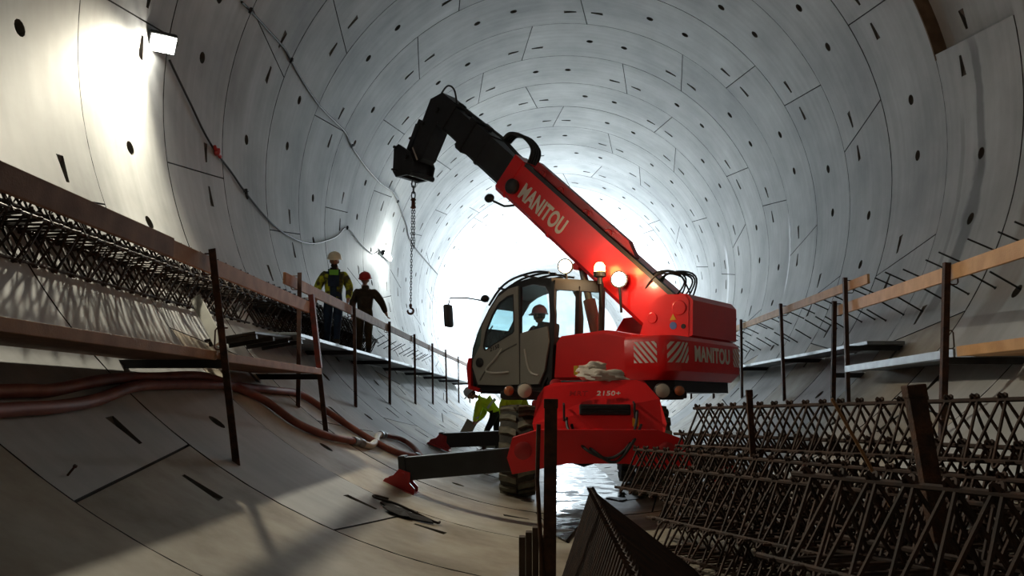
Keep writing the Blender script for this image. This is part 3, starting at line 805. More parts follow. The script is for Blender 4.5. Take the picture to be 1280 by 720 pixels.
# stabilisers: cross beam, sliding legs and hinged feet
def stabiliser(y, zc, left, right, front):
    mb = MB()
    mb.prism([(-.92, zc - .24), (-.98, zc - .06), (-.92, zc + .16), (-.62, zc + .25), (.70, zc + .25), (1.02, zc + .14), (1.10, zc - .1), (1.0, zc - .24), (.35, zc - .12), (-.3, zc - .12)], XZ, y - .19, y + .19)
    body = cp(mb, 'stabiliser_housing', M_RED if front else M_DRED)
    for s in (-1, 1):
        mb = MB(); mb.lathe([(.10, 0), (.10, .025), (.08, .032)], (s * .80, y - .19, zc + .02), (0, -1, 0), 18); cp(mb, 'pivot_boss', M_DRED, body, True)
    for (x0, z0, x1, z1, gz) in (left, right):
        s = -1 if x1 < x0 else 1
        mb = MB(); mb.beam((x0, y, z0), (x1, y, z1), .22, .26, (0, 0, 1), bev=.012)
        leg = cp(mb, 'stabiliser_leg', M_BLACK)
        d = (Vector((x1, y, z1)) - Vector((x0, y, z0))).normalized()
        mb = MB(); mb.beam(Vector((x1, y, z1)) - d * .03, Vector((x1, y, z1)) + d * .05, .26, .30, bev=.01); cp(mb, 'leg_collar', M_BLACK, leg)
        # foot: two cheek plates and a sole that follows the slope of the floor
        sl = math.atan2(x1, R) * .9
        F = Vector((x1 + s * .06, y, gz))
        M = Matrix.Rotation(-sl, 3, 'Y')
        f = MB()
        chk = [(-.19, .02), (.19, .02), (.17, .09), (.10, .13), (.07, .24), (-.06, .24), (-.10, .14), (-.17, .09)]
        for t0 in (-.14, .12): f.prism([(a * 1.05, b) for a, b in chk], lambda a, b, t: F + M @ Vector((a, t, b)), t0, t0 + .025)
        f.prism([(-.22, 0), (.22, 0), (.20, .035), (-.20, .035)], lambda a, b, t: F + M @ Vector((a, t, b)), -.2, .2)
        f.cyl(F + M @ Vector((0, -.17, .19)), F + M @ Vector((0, .17, .19)), .028, 12)
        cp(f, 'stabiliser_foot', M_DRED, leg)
    return body
stabiliser(9.75, .84, (-.60, .785, -2.16, .645, .405), (.60, .785, 1.45, .73, .49), True)
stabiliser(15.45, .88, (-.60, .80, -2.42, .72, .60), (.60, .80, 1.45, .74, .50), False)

# wheels
prof = [(.30, -.20), (.40, -.225), (.52, -.245), (.585, -.235), (.605, -.19), (.61, 0), (.605, .19), (.585, .235), (.52, .245), (.40, .225), (.30, .20)]
mb = MB(); mb.lathe(prof, (0, 0, 0), (1, 0, 0), 48); tyre_me = mb.mesh('tyre', M_RUB, True)
mb = MB(); mb.lathe([(.31, -.21), (.31, -.12), (.24, -.07), (.12, -.05), (.12, -.12), (.07, -.14)], (0, 0, 0), (1, 0, 0), 24)
for k in range(8):
    a = 2 * PI * k / 8; mb.cyl((-.10, .18 * math.cos(a), .18 * math.sin(a)), (-.05, .18 * math.cos(a), .18 * math.sin(a)), .018, 6)
mb.lathe([(.31, .12), (.31, .21)], (0, 0, 0), (1, 0, 0), 24)
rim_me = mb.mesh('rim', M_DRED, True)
# chevron lug block near the top of the tyre, one per side
lugs = {}
for s in (-1, 1):
    mb = MB()
    def LP_(x, a, r): return Vector((x, r * math.sin(a), r * math.cos(a)))
    q = [(s * .015, -.115), (s * .015, .035), (s * .12, .110), (s * .252, .135), (s * .252, -.015), (s * .12, -.04)]
    base = [LP_(x, a, .595 if abs(x) < .2 else .56) for x, a in q]; top = [LP_(x * .985, a, .648 if abs(x) < .2 else .628) for x, a in q]
    side = []
    n = 6
    mb.add(base + top, [tuple(range(n, 2 * n))] + [(i, (i + 1) % n, n + (i + 1) % n, n + i) for i in range(n)])
    lugs[s] = mb.mesh('tread_lug', M_LUG)
NL = 17
def make_wheel(x, y, z):
    ty = link('wheel', tyre_me, TH, Vector((x, y, z)) - O)
    if x > 0: ty.rotation_euler = (0, 0, PI)
    link('rim', rim_me, ty)
    for k in range(NL):
        for s in (-1, 1):
            link('tread_lug', lugs[s], ty, rot=(-2 * PI * (k + (.5 if s > 0 else 0)) / NL, 0, 0))
    return ty
for y in (12.35, 14.55):
    for s in (-1, 1): make_wheel(s * .945, y, .718)
    mb = MB(); mb.cyl((-.8, y, .72), (.8, y, .72), .11, 14); mb.lathe([(.2, -.14), (.24, 0), (.2, .14)], (0, y, .72), (1, 0, 0), 16); cp(mb, 'axle', M_BLACK, None, True)
# light bars in front of the wheels
for s, cx in ((-1, -.84), (1, 1.02)):
    mb = MB(); mb.box((cx, 11.45, 1.50), (.62, .30, .10), None, 0, .02); mb.box((cx - s * .05, 11.75, 1.46), (.66, .75, .05), None, 0, .015)
    bar = cp(mb, 'fender', M_BLACK)
    for dx, r, m, nm in ((-s * .02 + (-.0), .095, 'lamp_glass', 'headlight'), (s * -.0 + (.20 if s > 0 else -.19), .065, 'amber_glass', 'indicator')):
        mm = MATS.get(m) or mat(m, (.55, .52, .42) if m == 'lamp_glass' else (.42, .13, .05), .15, spec=.8, coat=.5)
        mb = MB(); mb.lathe([(r * 1.15, 0), (r * 1.15, .06), (r, .075)], (cx + dx, 11.31, 1.55), (0, -1, 0), 18); h = cp(mb, nm + '_housing', M_BLACK, bar, True)
        mb = MB(); mb.lathe([(r, .0), (r * .98, .02), (r * .6, .04), (.01, .048)], (cx + dx, 11.24, 1.55), (0, -1, 0), 18); cp(mb, nm, mm, bar, True)

# turret base
mb = MB(); mb.lathe([(.62, 1.25), (.62, 1.42), (.72, 1.42), (.72, 1.56)], (0, 0, 0), (0, 0, 1), 32); tp(mb, 'slew_ring', M_BLACK, None, True)
mb = MB(); mb.prism([(1.15, -.9), (1.28, .3), (1.22, 1.08), (-1.55, 1.08), (-2.05, .9), (-2.05, -.9), (-1.6, -1.08), (.6, -1.08)], lambda a, b, t: Vector((a, b, t)), 1.54, 1.70); tp(mb, 'turret_deck', M_BLACK)

# engine hood on the cab side
def rounded(a, b, t): return Vector((a, t, b))
mb = MB(); mb.prism([(-.22, 1.70), (-.27, 2.30), (-.34, 2.37), (-1.10, 2.42), (-1.25, 2.40), (-1.50, 2.34), (-1.62, 2.2), (-1.62, 1.76), (-1.2, 1.70)], UZ, .40, 1.10)
mb.prism([(-.24, 1.76), (-.285, 2.27), (-.36, 2.33), (-1.10, 2.37), (-1.48, 2.29), (-1.58, 2.16), (-1.58, 1.80), (-1.2, 1.76)], UZ, 1.09, 1.15)
hood = tp(mb, 'side_hood', M_RED)
mb = MB(); mb.box((-.62, 1.153, 1.86), (.07, .008, .13)); tp(mb, 'warning_sticker', M_YEL, hood)
mb = MB(); mb.box((-.72, 1.153, 1.86), (.04, .008, .04)); tp(mb, 'hood_latch', M_BLACK, hood)
mb = MB(); mb.box((-.85, 1.12, 1.68), (1.5, .07, .07), None, 0, .015); tp(mb, 'lower_trim', M_BLACK, hood)

# counterweight with rounded corners
def cw_outline(z):
    pts = []
    def arc(cx, cy, r, a0, a1, n=5):
        for k in range(n + 1):
            a = RAD(a0 + (a1 - a0) * k / n); pts.append((cx + r * math.cos(a), cy + r * math.sin(a)))
    k = 0.0 if z > 1.85 else .10 * (1.85 - z) / .15
    arc(-1.96 + k, .96 , .24, 90, 180); arc(-1.96 + k, -.96, .24, 180, 270)
    return pts
mb = MB()
outl = [(-1.45, 1.20), *cw_outline(2), (-1.45, -1.20)]
low = [(-1.45, 1.14), *[(u + .12, v * .95) for u, v in cw_outline(2)], (-1.45, -1.14)]
top = [(-1.45, 1.16), *[(u + .05, v * .97) for u, v in cw_outline(2)], (-1.45, -1.16)]
rings = [(low, 1.70), (outl, 1.82), (outl, 2.24), (top, 2.30)]
n = len(outl); vs = []; fs = []
for lp, z in rings: vs += [(u, v, z) for u, v in lp]
for i in range(3):
    for j in range(n): fs.append((i * n + j, i * n + (j + 1) % n, (i + 1) * n + (j + 1) % n, (i + 1) * n + j))
fs += [tuple(range(n)), tuple(range(3 * n, 4 * n))]
mb.add(vs, fs); cw = tp(mb, 'counterweight', M_RED, None, True)
lm = text_mesh('MANITOU', .30, .004, .008, 0, .85); lm.materials.append(M_WHITE)
link('brand_lettering', lm, cw, (-2.206, -0.03, 2.06), (RAD(90), 0, -RAD(90)))
# white hazard stripes: on the rear either side of the lettering and on the flank
def clip(poly, x0, x1, z0, z1):
    for ax, lim, sg in ((0, x0, 1), (0, x1, -1), (1, z0, 1), (1, z1, -1)):
        out = []
        for i in range(len(poly)):
            p, q = poly[i - 1], poly[i]
            ip, iq = (p[ax] - lim) * sg >= 0, (q[ax] - lim) * sg >= 0
            if ip != iq:
                t = (lim - p[ax]) / (q[ax] - p[ax]); out.append((p[0] + (q[0] - p[0]) * t, p[1] + (q[1] - p[1]) * t))
            if iq: out.append(q)
        poly = out
        if not poly: return poly
    return poly
def stripes(fn, x0, x1, z0, z1, k, name, lean, cuts=1):
    sh = lean; per = (x1 - x0) / k
    for i in range(-k - 2, 2 * k + 2):
        s0 = x0 + per * i
        q = clip([(s0, z0), (s0 + per * .55, z0), (s0 + per * .55 + sh, z1), (s0 + sh, z1)], x0, x1, z0, z1)
        if len(q) < 3: continue
        area = abs(sum(q[j - 1][0] * q[j][1] - q[j][0] * q[j - 1][1] for j in range(len(q)))) / 2
        if area < .0006: continue
        mb = MB()
        for c_ in range(cuts):
            h = (x1 - x0) / cuts; q2 = clip(q, x0 + h * c_, x0 + h * (c_ + 1), z0, z1)
            if len(q2) >= 3: mb.prism(q2, fn, 0, .006)
        tp(mb, name, M_WHITE, cw)
rear = lambda a, b, t: Vector((-2.202 - t, a, b))
stripes(rear, -1.03, -.77, 1.93, 2.21, 3, 'hazard_stripe', .26)
side = lambda a, b, t: Vector((-a, 1.2015 + t, b))
stripes(side, 1.60, 1.95, 1.93, 2.22, 4, 'hazard_stripe', -.26)
cor = lambda a, b, t: Vector((-1.96 - (.243 + t) * math.sin(min(a / .24, PI / 2)), .96 - max(a - .24 * PI / 2, 0) + (.243 + t) * math.cos(min(a / .24, PI / 2)), b))
stripes(cor, .13, .56, 1.93, 2.21, 4, 'hazard_stripe', .26, 12)

# boom mast and rear engine housing
mb = MB(); prof = [(-1.25, 2.30), (-1.42, 2.74), (-1.58, 2.90), (-1.72, 2.95), (-2.02, 2.93), (-2.08, 2.84), (-2.06, 2.30)]
for v0, v1 in ((.30, .45), (-.45, -.30)): mb.prism(prof, UZ, v0, v1)
mast = tp(mb, 'mast', M_RED)
mb = MB(); mb.prism([(-1.95, 2.28), (-2.12, 2.34), (-2.14, 2.84), (-2.06, 2.93), (-1.93, 2.95)], UZ, -1.12, .44); tp(mb, 'mast_back_plate', M_RED, mast)
for u, z, r in ((-1.93, 2.74, .11), (-1.50, 2.62, .08)):
    mb = MB(); mb.lathe([(r, 0), (r, .010), (r * .9, .016)], (u, .45, z), (0, 1, 0), 20); tp(mb, 'pivot_pin', M_RED, mast)
mb = MB(); mb.lathe([(.035, 0), (.035, .012)], (-1.99, .451, 2.47), (0, 1, 0), 14); tp(mb, 'port_plug', M_BLACK, mast)
mb = MB(); mb.lathe([(.055, 0), (.055, .006)], (-1.83, .451, 2.49), (0, 1, 0), 16); tp(mb, 'round_sticker', M_BLUE, mast)
mb = MB(); mb.prism([(-1.88, 2.57), (-1.78, 2.57), (-1.83, 2.66)], UZ, .451, .457); tp(mb, 'warning_sticker', M_YEL, mast)
mb = MB(); mb.prism([(-.2, 1.72), (-.2, 2.35), (-.5, 2.75), (-1.9, 2.86), (-2.0, 2.3), (-1.9, 1.72)], UZ, -1.14, -.46); tp(mb, 'engine_cover', M_RED)

# boom
E_ = RAD(42.5); ce, se = math.cos(E_), math.sin(E_)
def BP(s, h, v): return Vector((-1.64 + s * ce - h * se, v, 3.05 + s * se + h * ce))
mb = MB()
def boom_sec(mb, s0, s1, h0, h1, wd, ch=.07):
    """hexagon-bottomed hollow section from s0 to s1"""
    pr = [(-wd, h1), (wd, h1), (wd, h0 + ch), (wd - ch, h0), (-wd + ch, h0), (-wd, h0 + ch)]
    mb.add([BP(s, h, v) for s in (s0, s1) for v, h in pr], [tuple(range(6)), tuple(range(11, 5, -1))] + [(i, i + 6, (i + 1) % 6 + 6, (i + 1) % 6) for i in range(6)])
boom_sec(mb, -.50, 3.70, -.68, 0, .28)
boom = tp(mb, 'boom_section', M_RED)
mb = MB(); boom_sec(mb, 3.52, 3.76, -.70, .02, .295); boom_sec(mb, 2.3, 2.36, -.69, .01, .286); tp(mb, 'boom_collar', M_RED, boom)
lm = text_mesh('MANITOU', .38, .004, .012, 0, .64); lm.materials.append(M_WHITE)
lt = link('brand_lettering', lm, boom)
ex = (BP(0, 0, 0) - BP(1, 0, 0)).normalized(); ey = (BP(0, 1, 0) - BP(0, 0, 0)).normalized(); ez = ex.cross(ey)
lt.matrix_local = Matrix.Translation(BP(2.66, -.38, .285)) @ Matrix((ex, ey, ez)).transposed().to_4x4()
# tray of hoses along the top, rails and lugs
mb = MB()
mb.add([BP(s, h, v) for s in (1.0, 3.30) for v, h in ((.10, .02), (.24, .02), (.24, .17), (.10, .17))], [(0, 1, 2, 3), (7, 6, 5, 4), (0, 4, 5, 1), (1, 5, 6, 2), (2, 6, 7, 3), (3, 7, 4, 0)])
mb.add([BP(s, h, v) for s in (.75, 1.02) for v, h in ((.10, .02), (.24, .02), (.24, .05 if s < 1 else .17), (.10, .05 if s < 1 else .17))], [(0, 1, 2, 3), (7, 6, 5, 4), (0, 4, 5, 1), (1, 5, 6, 2), (2, 6, 7, 3), (3, 7, 4, 0)])
tray = tp(mb, 'hose_tray', M_DRED, boom)
mb = MB()
mb.add([BP(s, h, v) for s in (-.35, 3.45) for v, h in ((.20, -.03), (.31, -.03), (.31, .035), (.20, .035))], [(0, 1, 2, 3), (7, 6, 5, 4), (0, 4, 5, 1), (1, 5, 6, 2), (2, 6, 7, 3), (3, 7, 4, 0)])
tp(mb, 'top_rail', M_BLACK, boom)
for s in (1.35, 1.9, 2.55, 3.05):
    mb = MB(); mb.tube([BP(s + .06 * math.cos(a), .06 + .06 * math.sin(a), .30) for a in [PI * k / 6 for k in range(7)]], .013, 6); tp(mb, 'lifting_eye', M_DRED, boom, True)
mb = MB()
for k in range(4):
    mb.tube(smooth_path([BP(3.55, .02, .12 - .07 * k), BP(3.65, .24, .12 - .07 * k), BP(3.95, .30, .12 - .07 * k), BP(4.25, .20, .12 - .07 * k), BP(4.32, .02, .12 - .07 * k)], 5), .032, 8)
tp(mb, 'hose_loop', M_HOSE, boom, True)
# work lamp on the collar and one on a stalk below
mb = MB(); mb.lathe([(.13, 0), (.13, .07), (.10, .10), (.03, .11)], BP(3.42, -.43, .285), (0, 1, 0), 20); tp(mb, 'round_work_lamp', M_BLACK, boom, True)
mb = MB(); mb.tube([BP(3.25, -.68, .2), BP(3.38, -.80, .25), BP(3.62, -.86, .28)], .02, 8); mb.ellipsoid(BP(3.72, -.87, .29), (.10, .07, .08), 12, 8); tp(mb, 'stalk_lamp', M_BLACK, boom, True)
# inner sections
mb = MB(); boom_sec(mb, 3.6, 5.05, -.62, -.05, .235, .06); sec2 = tp(mb, 'inner_boom_section', M_BLACK)
mb = MB(); boom_sec(mb, 4.95, 5.12, -.66, -.02, .25, .06); boom_sec(mb, 4.5, 4.56, -.64, -.03, .242, .06); tp(mb, 'section_collar', M_BLACK, sec2)
mb = MB(); boom_sec(mb, 5.05, 5.85, -.58, -.09, .20, .05); sec3 = tp(mb, 'inner_boom_section', M_BLACK)
mb = MB(); boom_sec(mb, 5.62, 5.80, -.61, -.06, .215, .05); tp(mb, 'section_collar', M_BLACK, sec3)
for s, h in ((4.75, .0), (5.35, -.03), (5.6, -.02)):
    mb = MB(); mb.box(BP(s, h, .10), (.12, .10, .08), (0, -E_, 0), 0, .01); tp(mb, 'slide_pad', M_DSTEEL, sec3)
mb = MB(); mb.tube(smooth_path([BP(5.70, -.06, .12), BP(5.95, .12, .13), BP(6.16, .10, .12), BP(6.2, -.12, .12), BP(6.1, -.35, .12)], 5), .018, 8); tp(mb, 'end_hose', M_HOSE, sec3, True)
for k in range(3):
    mb = MB(); mb.tube([BP(3.75, -.02, .15 - .06 * k), BP(4.4, .04, .15 - .06 * k), BP(5.7, -.03, .15 - .06 * k)], .014, 6); tp(mb, 'hydraulic_line', M_HOSE, sec2, True)
# head of the boom bent down to the carriage
mb = MB()
hd = [(2.62, 6.90), (2.92, 7.16), (3.22, 7.10), (3.38, 6.80), (3.74, 6.10), (3.50, 5.93), (3.40, 5.98), (3.02, 6.62), (2.86, 6.52)]
mb.prism(hd, UZ, -.18, .18)
head = tp(mb, 'boom_head', M_BLACK)
mb = MB(); mb.cyl((3.42, -.22, 6.66), (3.42, .22, 6.66), .05, 12); mb.cyl((3.06, -.23, 6.85), (3.06, .23, 6.85), .07, 14); tp(mb, 'head_pin', M_DSTEEL, head, True)
mb = MB(); mb.beam((3.60, .08, 6.70), (3.84, .08, 6.22), .10, .10, (0, 1, 0)); mb.cyl((3.54, .08, 6.78), (3.70, .08, 6.50), .06, 12); tp(mb, 'tilt_cylinder', M_DSTEEL, head)
mb = MB(); mb.box((3.70, .02, 6.52), (.16, .12, .10), (0, .4, 0), 0, .01); mb.box((3.84, .02, 6.50), (.14, .05, .04)); tp(mb, 'valve_block', M_RUST, head)
mb = MB(); mb.box((3.60, .185, 6.10), (.03, .006, .30), (0, .45, 0)); tp(mb, 'pale_sticker', M_CLOTH, head)
# carriage
mb = MB()
for v in (-.30, .26): mb.prism([(3.58, 5.68), (3.98, 5.68), (4.06, 5.80), (4.04, 6.26), (3.92, 6.32), (3.60, 6.10), (3.52, 5.9)], UZ, v, v + .05)
mb.box((3.96, 0, 6.20), (.09, .60, .12), None, 0, .01); mb.box((3.95, 0, 5.76), (.10, .60, .14), None, 0, .01); mb.box((3.64, 0, 5.86), (.07, .58, .36), None, 0, .01)
mb.box((3.99, 0, 5.98), (.035, .56, .34))
mb.cyl((3.60, -.32, 5.70), (3.60, .34, 5.70), .055, 12); mb.cyl((4.0, -.33, 6.27), (4.0, .35, 6.27), .03, 10)
car = tp(mb, 'carriage', M_BLACK)
mb = MB(); mb.cyl((3.96, .31, 5.80), (3.96, .43, 5.80), .022, 8); mb.cyl((3.7, .30, 6.02), (3.7, .36, 6.02), .05, 12); tp(mb, 'locking_pin', M_DSTEEL, car, True)
# lift cylinder
mb = MB(); a = Vector((-.35, .0, 2.15)); b = BP(1.55, -.72, 0); m_ = a.lerp(b, .62)
mb.cyl(a, m_, .10, 16); mb.cyl(m_, b, .06, 14, 1); mb.cyl(b - Vector((0, .2, 0)), b + Vector((0, .2, 0)), .06, 12)
tp(mb, 'lift_cylinder', [M_DRED, M_STEEL], None, True)
# coil of cable hung on the mast top
mb = MB(); rr = random.Random(11)
for k in range(6):
    ph = rr.uniform(0, 6); c0 = Vector((-1.58 - .03 * k, .20 - .03 * k, 3.10))
    mb.tube([c0 + Vector((.30 * math.cos(a) * .95 + .03 * math.sin(3 * a + ph), .10 * math.sin(a) + .05 * math.cos(a), .20 * math.sin(a) + .05 * math.cos(a + ph))) for a in [2 * PI * j / 28 for j in range(28)]], .014, 6, closed=True)
coil = mb.build('cable_coil', M_HOSE, None, smooth=True)
coil.matrix_world = Matrix.Translation(Vector((.05, 13.5, 0))) @ Matrix.Rotation(TROT, 4, 'Z')
tag(coil, 'coil of black cable hung over the boom pivot', 'cable coil')

# ------------------------------------------------------------------ cab
V0, V1 = .36, 1.15
cabp = [(1.22, 1.62), (1.36, 1.95), (1.33, 2.25), (1.20, 2.55), (1.00, 2.86), (.80, 3.10), (.55, 3.22), (.20, 3.27), (-.12, 3.25), (-.22, 3.10), (-.26, 2.70), (-.24, 2.30), (-.14, 1.80), (-.02, 1.62)]
def inset(poly, d, c=(.55, 2.4)):
    out = []
    for a, b in poly:
        v = Vector((a - c[0], b - c[1])); l = v.length; v = v * ((l - d) / l); out.append((c[0] + v.x, c[1] + v.y))
    return out
inn = inset(cabp, .10)
mb = MB(); mb.ring(cabp, inn, UZ, V1 - .05, V1); mb.ring(cabp, inn, UZ, V0, V0 + .05)
# sills, roof, floor and the slanting rear posts
mb.prism([(1.22, V0), (1.22, V1), (-.05, V1), (-.42, V0)], lambda a, b, t: Vector((a, b, t)), 1.58, 1.66)
RB = (-.62, V0)      # rear inner corner
for (u, v) in ((-.22, V1 - .03), (-.62, V0 + .03), (-.43, (V0 + V1) / 2)):
    mb.beam((u + .06, v, 1.62), (u, v, 3.14), .07, .07, (1, 0, 0))
mb.beam((-.22, V1 - .03, 3.14), (-.62, V0 + .03, 3.14), .09, .14); mb.beam((-.2, V1 - .03, 2.30), (-.60, V0 + .03, 2.30), .07, .12)
mb.beam((-.16, V1 - .03, 1.95), (-.58, V0 + .03, 1.95), .06, .62)
cab = tp(mb, 'cab', M_BLACK)
mb = MB()
ro = [(.80, 3.10), (.55, 3.22), (.20, 3.28), (-.12, 3.26), (-.26, 3.16), (-.22, 3.10), (.15, 3.18), (.5, 3.12), (.76, 3.04)]
mb.prism(ro, UZ, V0, V1); mb.prism([(V1, -.2), (V0, -.62), (V0, -.15), (V1, -.1)], lambda a, b, t: Vector((b, a, t)), 3.17, 3.25)
tp(mb, 'roof', M_BLACK, cab)
# roof guard bars
mb = MB()
for v in (V0 + .08, V0 + .34, V0 + .58, V1 - .03):
    mb.tube(smooth_path([(1.02, v, 2.92), (.80, v, 3.17), (.52, v, 3.31), (.12, v, 3.37), (-.14, v, 3.34)], 3), .018, 6)
for u, z in ((.80, 3.17), (.35, 3.34)): mb.cyl((u, V0 + .05, z), (u, V1, z), .018, 6)
tp(mb, 'roof_guard', M_BLACK, cab, True)
# door: lower panel, window frame, glass
dout = [(1.18, 1.68), (1.29, 1.96), (1.27, 2.22), (1.15, 2.52), (.96, 2.82), (.78, 3.03), (.58, 3.14), (.40, 3.17), (.385, 2.75), (.38, 2.40), (.375, 2.0), (.37, 1.67), (.75, 1.66)]
dinn = [(1.035, 2.20), (1.06, 2.22), (1.075, 2.28), (1.03, 2.50), (.90, 2.76), (.76, 2.94), (.60, 3.03), (.48, 3.05), (.465, 2.75), (.465, 2.48), (.50, 2.44), (.62, 2.39), (.85, 2.29)]
mb = MB(); mb.ring(dout, dinn, UZ, V1 + .0, V1 + .045)
door = tp(mb, 'cab_door', M_CAB, cab)
mb = MB(); mb.prism(dinn, UZ, V1 + .015, V1 + .022); tp(mb, 'door_window', M_GLASS, cab)
mb = MB(); mb.ring(dinn, inset(dinn, .02, (.76, 2.65)), UZ, V1 + .02, V1 + .05); tp(mb, 'window_seal', M_BLACK, cab)
mb = MB(); mb.tube(smooth_path([(.57, V1 + .06, 1.86), (.80, V1 + .07, 1.85), (.98, V1 + .06, 1.87), (.99, V1 + .06, 1.93), (.82, V1 + .06, 2.08), (.70, V1 + .05, 2.22)], 4), .016, 8); tp(mb, 'door_trim', M_CABL, cab, True)
mb = MB(); mb.tube(smooth_path([(.42, V1 + .045, 2.28), (.72, V1 + .048, 2.16), (.95, V1 + .048, 1.98), (1.14, V1 + .045, 1.74)], 4), .012, 6); tp(mb, 'door_crease', mat('cab_dark_grey', (.15, .145, .125), .5), cab, True)
mb = MB(); mb.lathe([(.075, 0), (.075, .02), (.06, .03)], (1.14, V1 + .04, 2.02), (0, 1, 0), 18); tp(mb, 'door_lock', M_DSTEEL, cab, True)
mb = MB(); mb.box((1.13, V1 + .08, 2.03), (.05, .02, .10), (0, .5, 0), 0, .008); tp(mb, 'door_handle', M_BLACK, cab)
lm = text_mesh('2150', .085, .003, .001, .2, 1.1); lm.materials.append(M_BLACK)
link('model_lettering', lm, cab, (.85, V1 + .047, 2.235), (RAD(90), RAD(-17), RAD(180)))
# rear half of the door side
mb = MB(); mb.prism([(.355, 1.67), (.355, 2.44), (.26, 2.46), (-.14, 2.52), (-.17, 2.30), (-.09, 1.88), (.02, 1.67)], UZ, V1, V1 + .04); tp(mb, 'rear_side_panel', M_CAB, cab)
mb = MB(); mb.tube(smooth_path([(.27, V1 + .045, 2.20), (.22, V1 + .05, 1.98), (.15, V1 + .05, 1.84), (.02, V1 + .045, 1.80)], 4), .015, 8); tp(mb, 'panel_trim', M_CABL, cab, True)
mb = MB(); mb.prism([(.34, 2.46), (.33, 3.14), (.10, 3.17), (-.10, 3.10), (-.16, 2.75), (-.15, 2.52)], UZ, V1 + .01, V1 + .016); tp(mb, 'rear_side_window', M_GLASS, cab)
mb = MB(); mb.beam((.365, V1 + .01, 1.66), (.37, V1 + .01, 3.16), .03, .05, (0, 1, 0)); tp(mb, 'door_post', M_BLACK, cab)
# windscreen (two curved panes) and quarter light
mb = MB()
ws = [(1.30, 2.28), (1.17, 2.57), (.98, 2.87), (.78, 3.08)]
for i in range(3):
    (a0, b0), (a1, b1) = ws[i], ws[i + 1]
    mb.add([(a0, V0 + .03, b0), (a0, V1 - .03, b0), (a1, V1 - .03, b1), (a1, V0 + .03, b1)], [(0, 1, 2, 3)])
tp(mb, 'windscreen', M_GLASS, cab, True)
mb = MB(); mb.prism([(1.33, 1.66), (1.36, 2.0), (1.34, 2.24), (1.28, 2.24), (1.30, 1.66)], UZ, V0 + .02, V1 - .02); tp(mb, 'front_panel', M_BLACK, cab)
mb = MB(); mb.prism([(1.20, 1.56), (1.40, 1.62), (1.44, 1.95), (1.40, 2.10), (1.34, 2.10), (1.34, 1.66), (1.16, 1.62)], UZ, V0 - .02, V1 + .02); tp(mb, 'front_bumper', M_RED, cab)
for q0, q1, nm in ((0.02, .48, 'rear_window'), (.52, .97, 'rear_window')):
    p0 = Vector((-.22, V1 - .03, 0)).lerp(Vector((-.62, V0 + .03, 0)), q0); p1 = Vector((-.22, V1 - .03, 0)).lerp(Vector((-.62, V0 + .03, 0)), q1)
    mb = MB(); mb.add([(p0.x + .02, p0.y, 2.36), (p1.x + .02, p1.y, 2.36), (p1.x, p1.y, 3.07), (p0.x, p0.y, 3.07)], [(0, 1, 2, 3)]); tp(mb, nm, M_GLASS, cab)
mb = MB(); mb.prism([(1.29, 2.05), (1.285, 2.24), (1.19, 2.48), (1.10, 2.64), (1.13, 2.30)], UZ, V1 + .046, V1 + .052); tp(mb, 'quarter_light', M_GLASS, cab)
# mirror on its arm
mb = MB(); mb.tube([(1.02, V1, 2.98), (1.20, V1 + .30, 3.02), (1.42, V1 + .45, 3.02), (1.44, V1 + .46, 2.92)], .012, 6); tp(mb, 'mirror_arm', M_BLACK, cab, True)
mb = MB(); mb.box((1.44, V1 + .46, 2.74), (.10, .20, .36), (0, .08, .3), 0, .04); tp(mb, 'mirror', M_BLACK, cab, True)
mb = MB(); mb.ellipsoid((1.03, V1 + .06, 3.02), (.07, .07, .06), 12, 8); tp(mb, 'cab_corner_lamp', M_BLACK, cab, True)
# inside: seat, column, console
mb = MB(); mb.box((.42, .74, 2.02), (.48, .46, .14), None, 0, .05); mb.box((.16, .74, 2.34), (.13, .44, .58), (0, -.12, 0), 0, .05); mb.box((.40, .74, 1.82), (.36, .36, .30), None, 0, .03)
tp(mb, 'driver_seat', M_BLACK, cab, True)
mb = MB(); mb.cyl((1.16, .74, 1.66), (1.0, .74, 2.30), .05, 10)
mb.tube([(.98 + .16 * math.sin(a) * .4, .74 + .17 * math.cos(a), 2.32 + .16 * math.sin(a)) for a in [2 * PI * k / 18 for k in range(18)]], .016, 6, closed=True)
tp(mb, 'steering_wheel', M_BLACK, cab, True)
mb = MB(); mb.tube([(1.26, V1 - .1, 2.30), (1.12, V1 - .25, 2.62)], .012, 6); tp(mb, 'wiper', M_BLACK, cab)

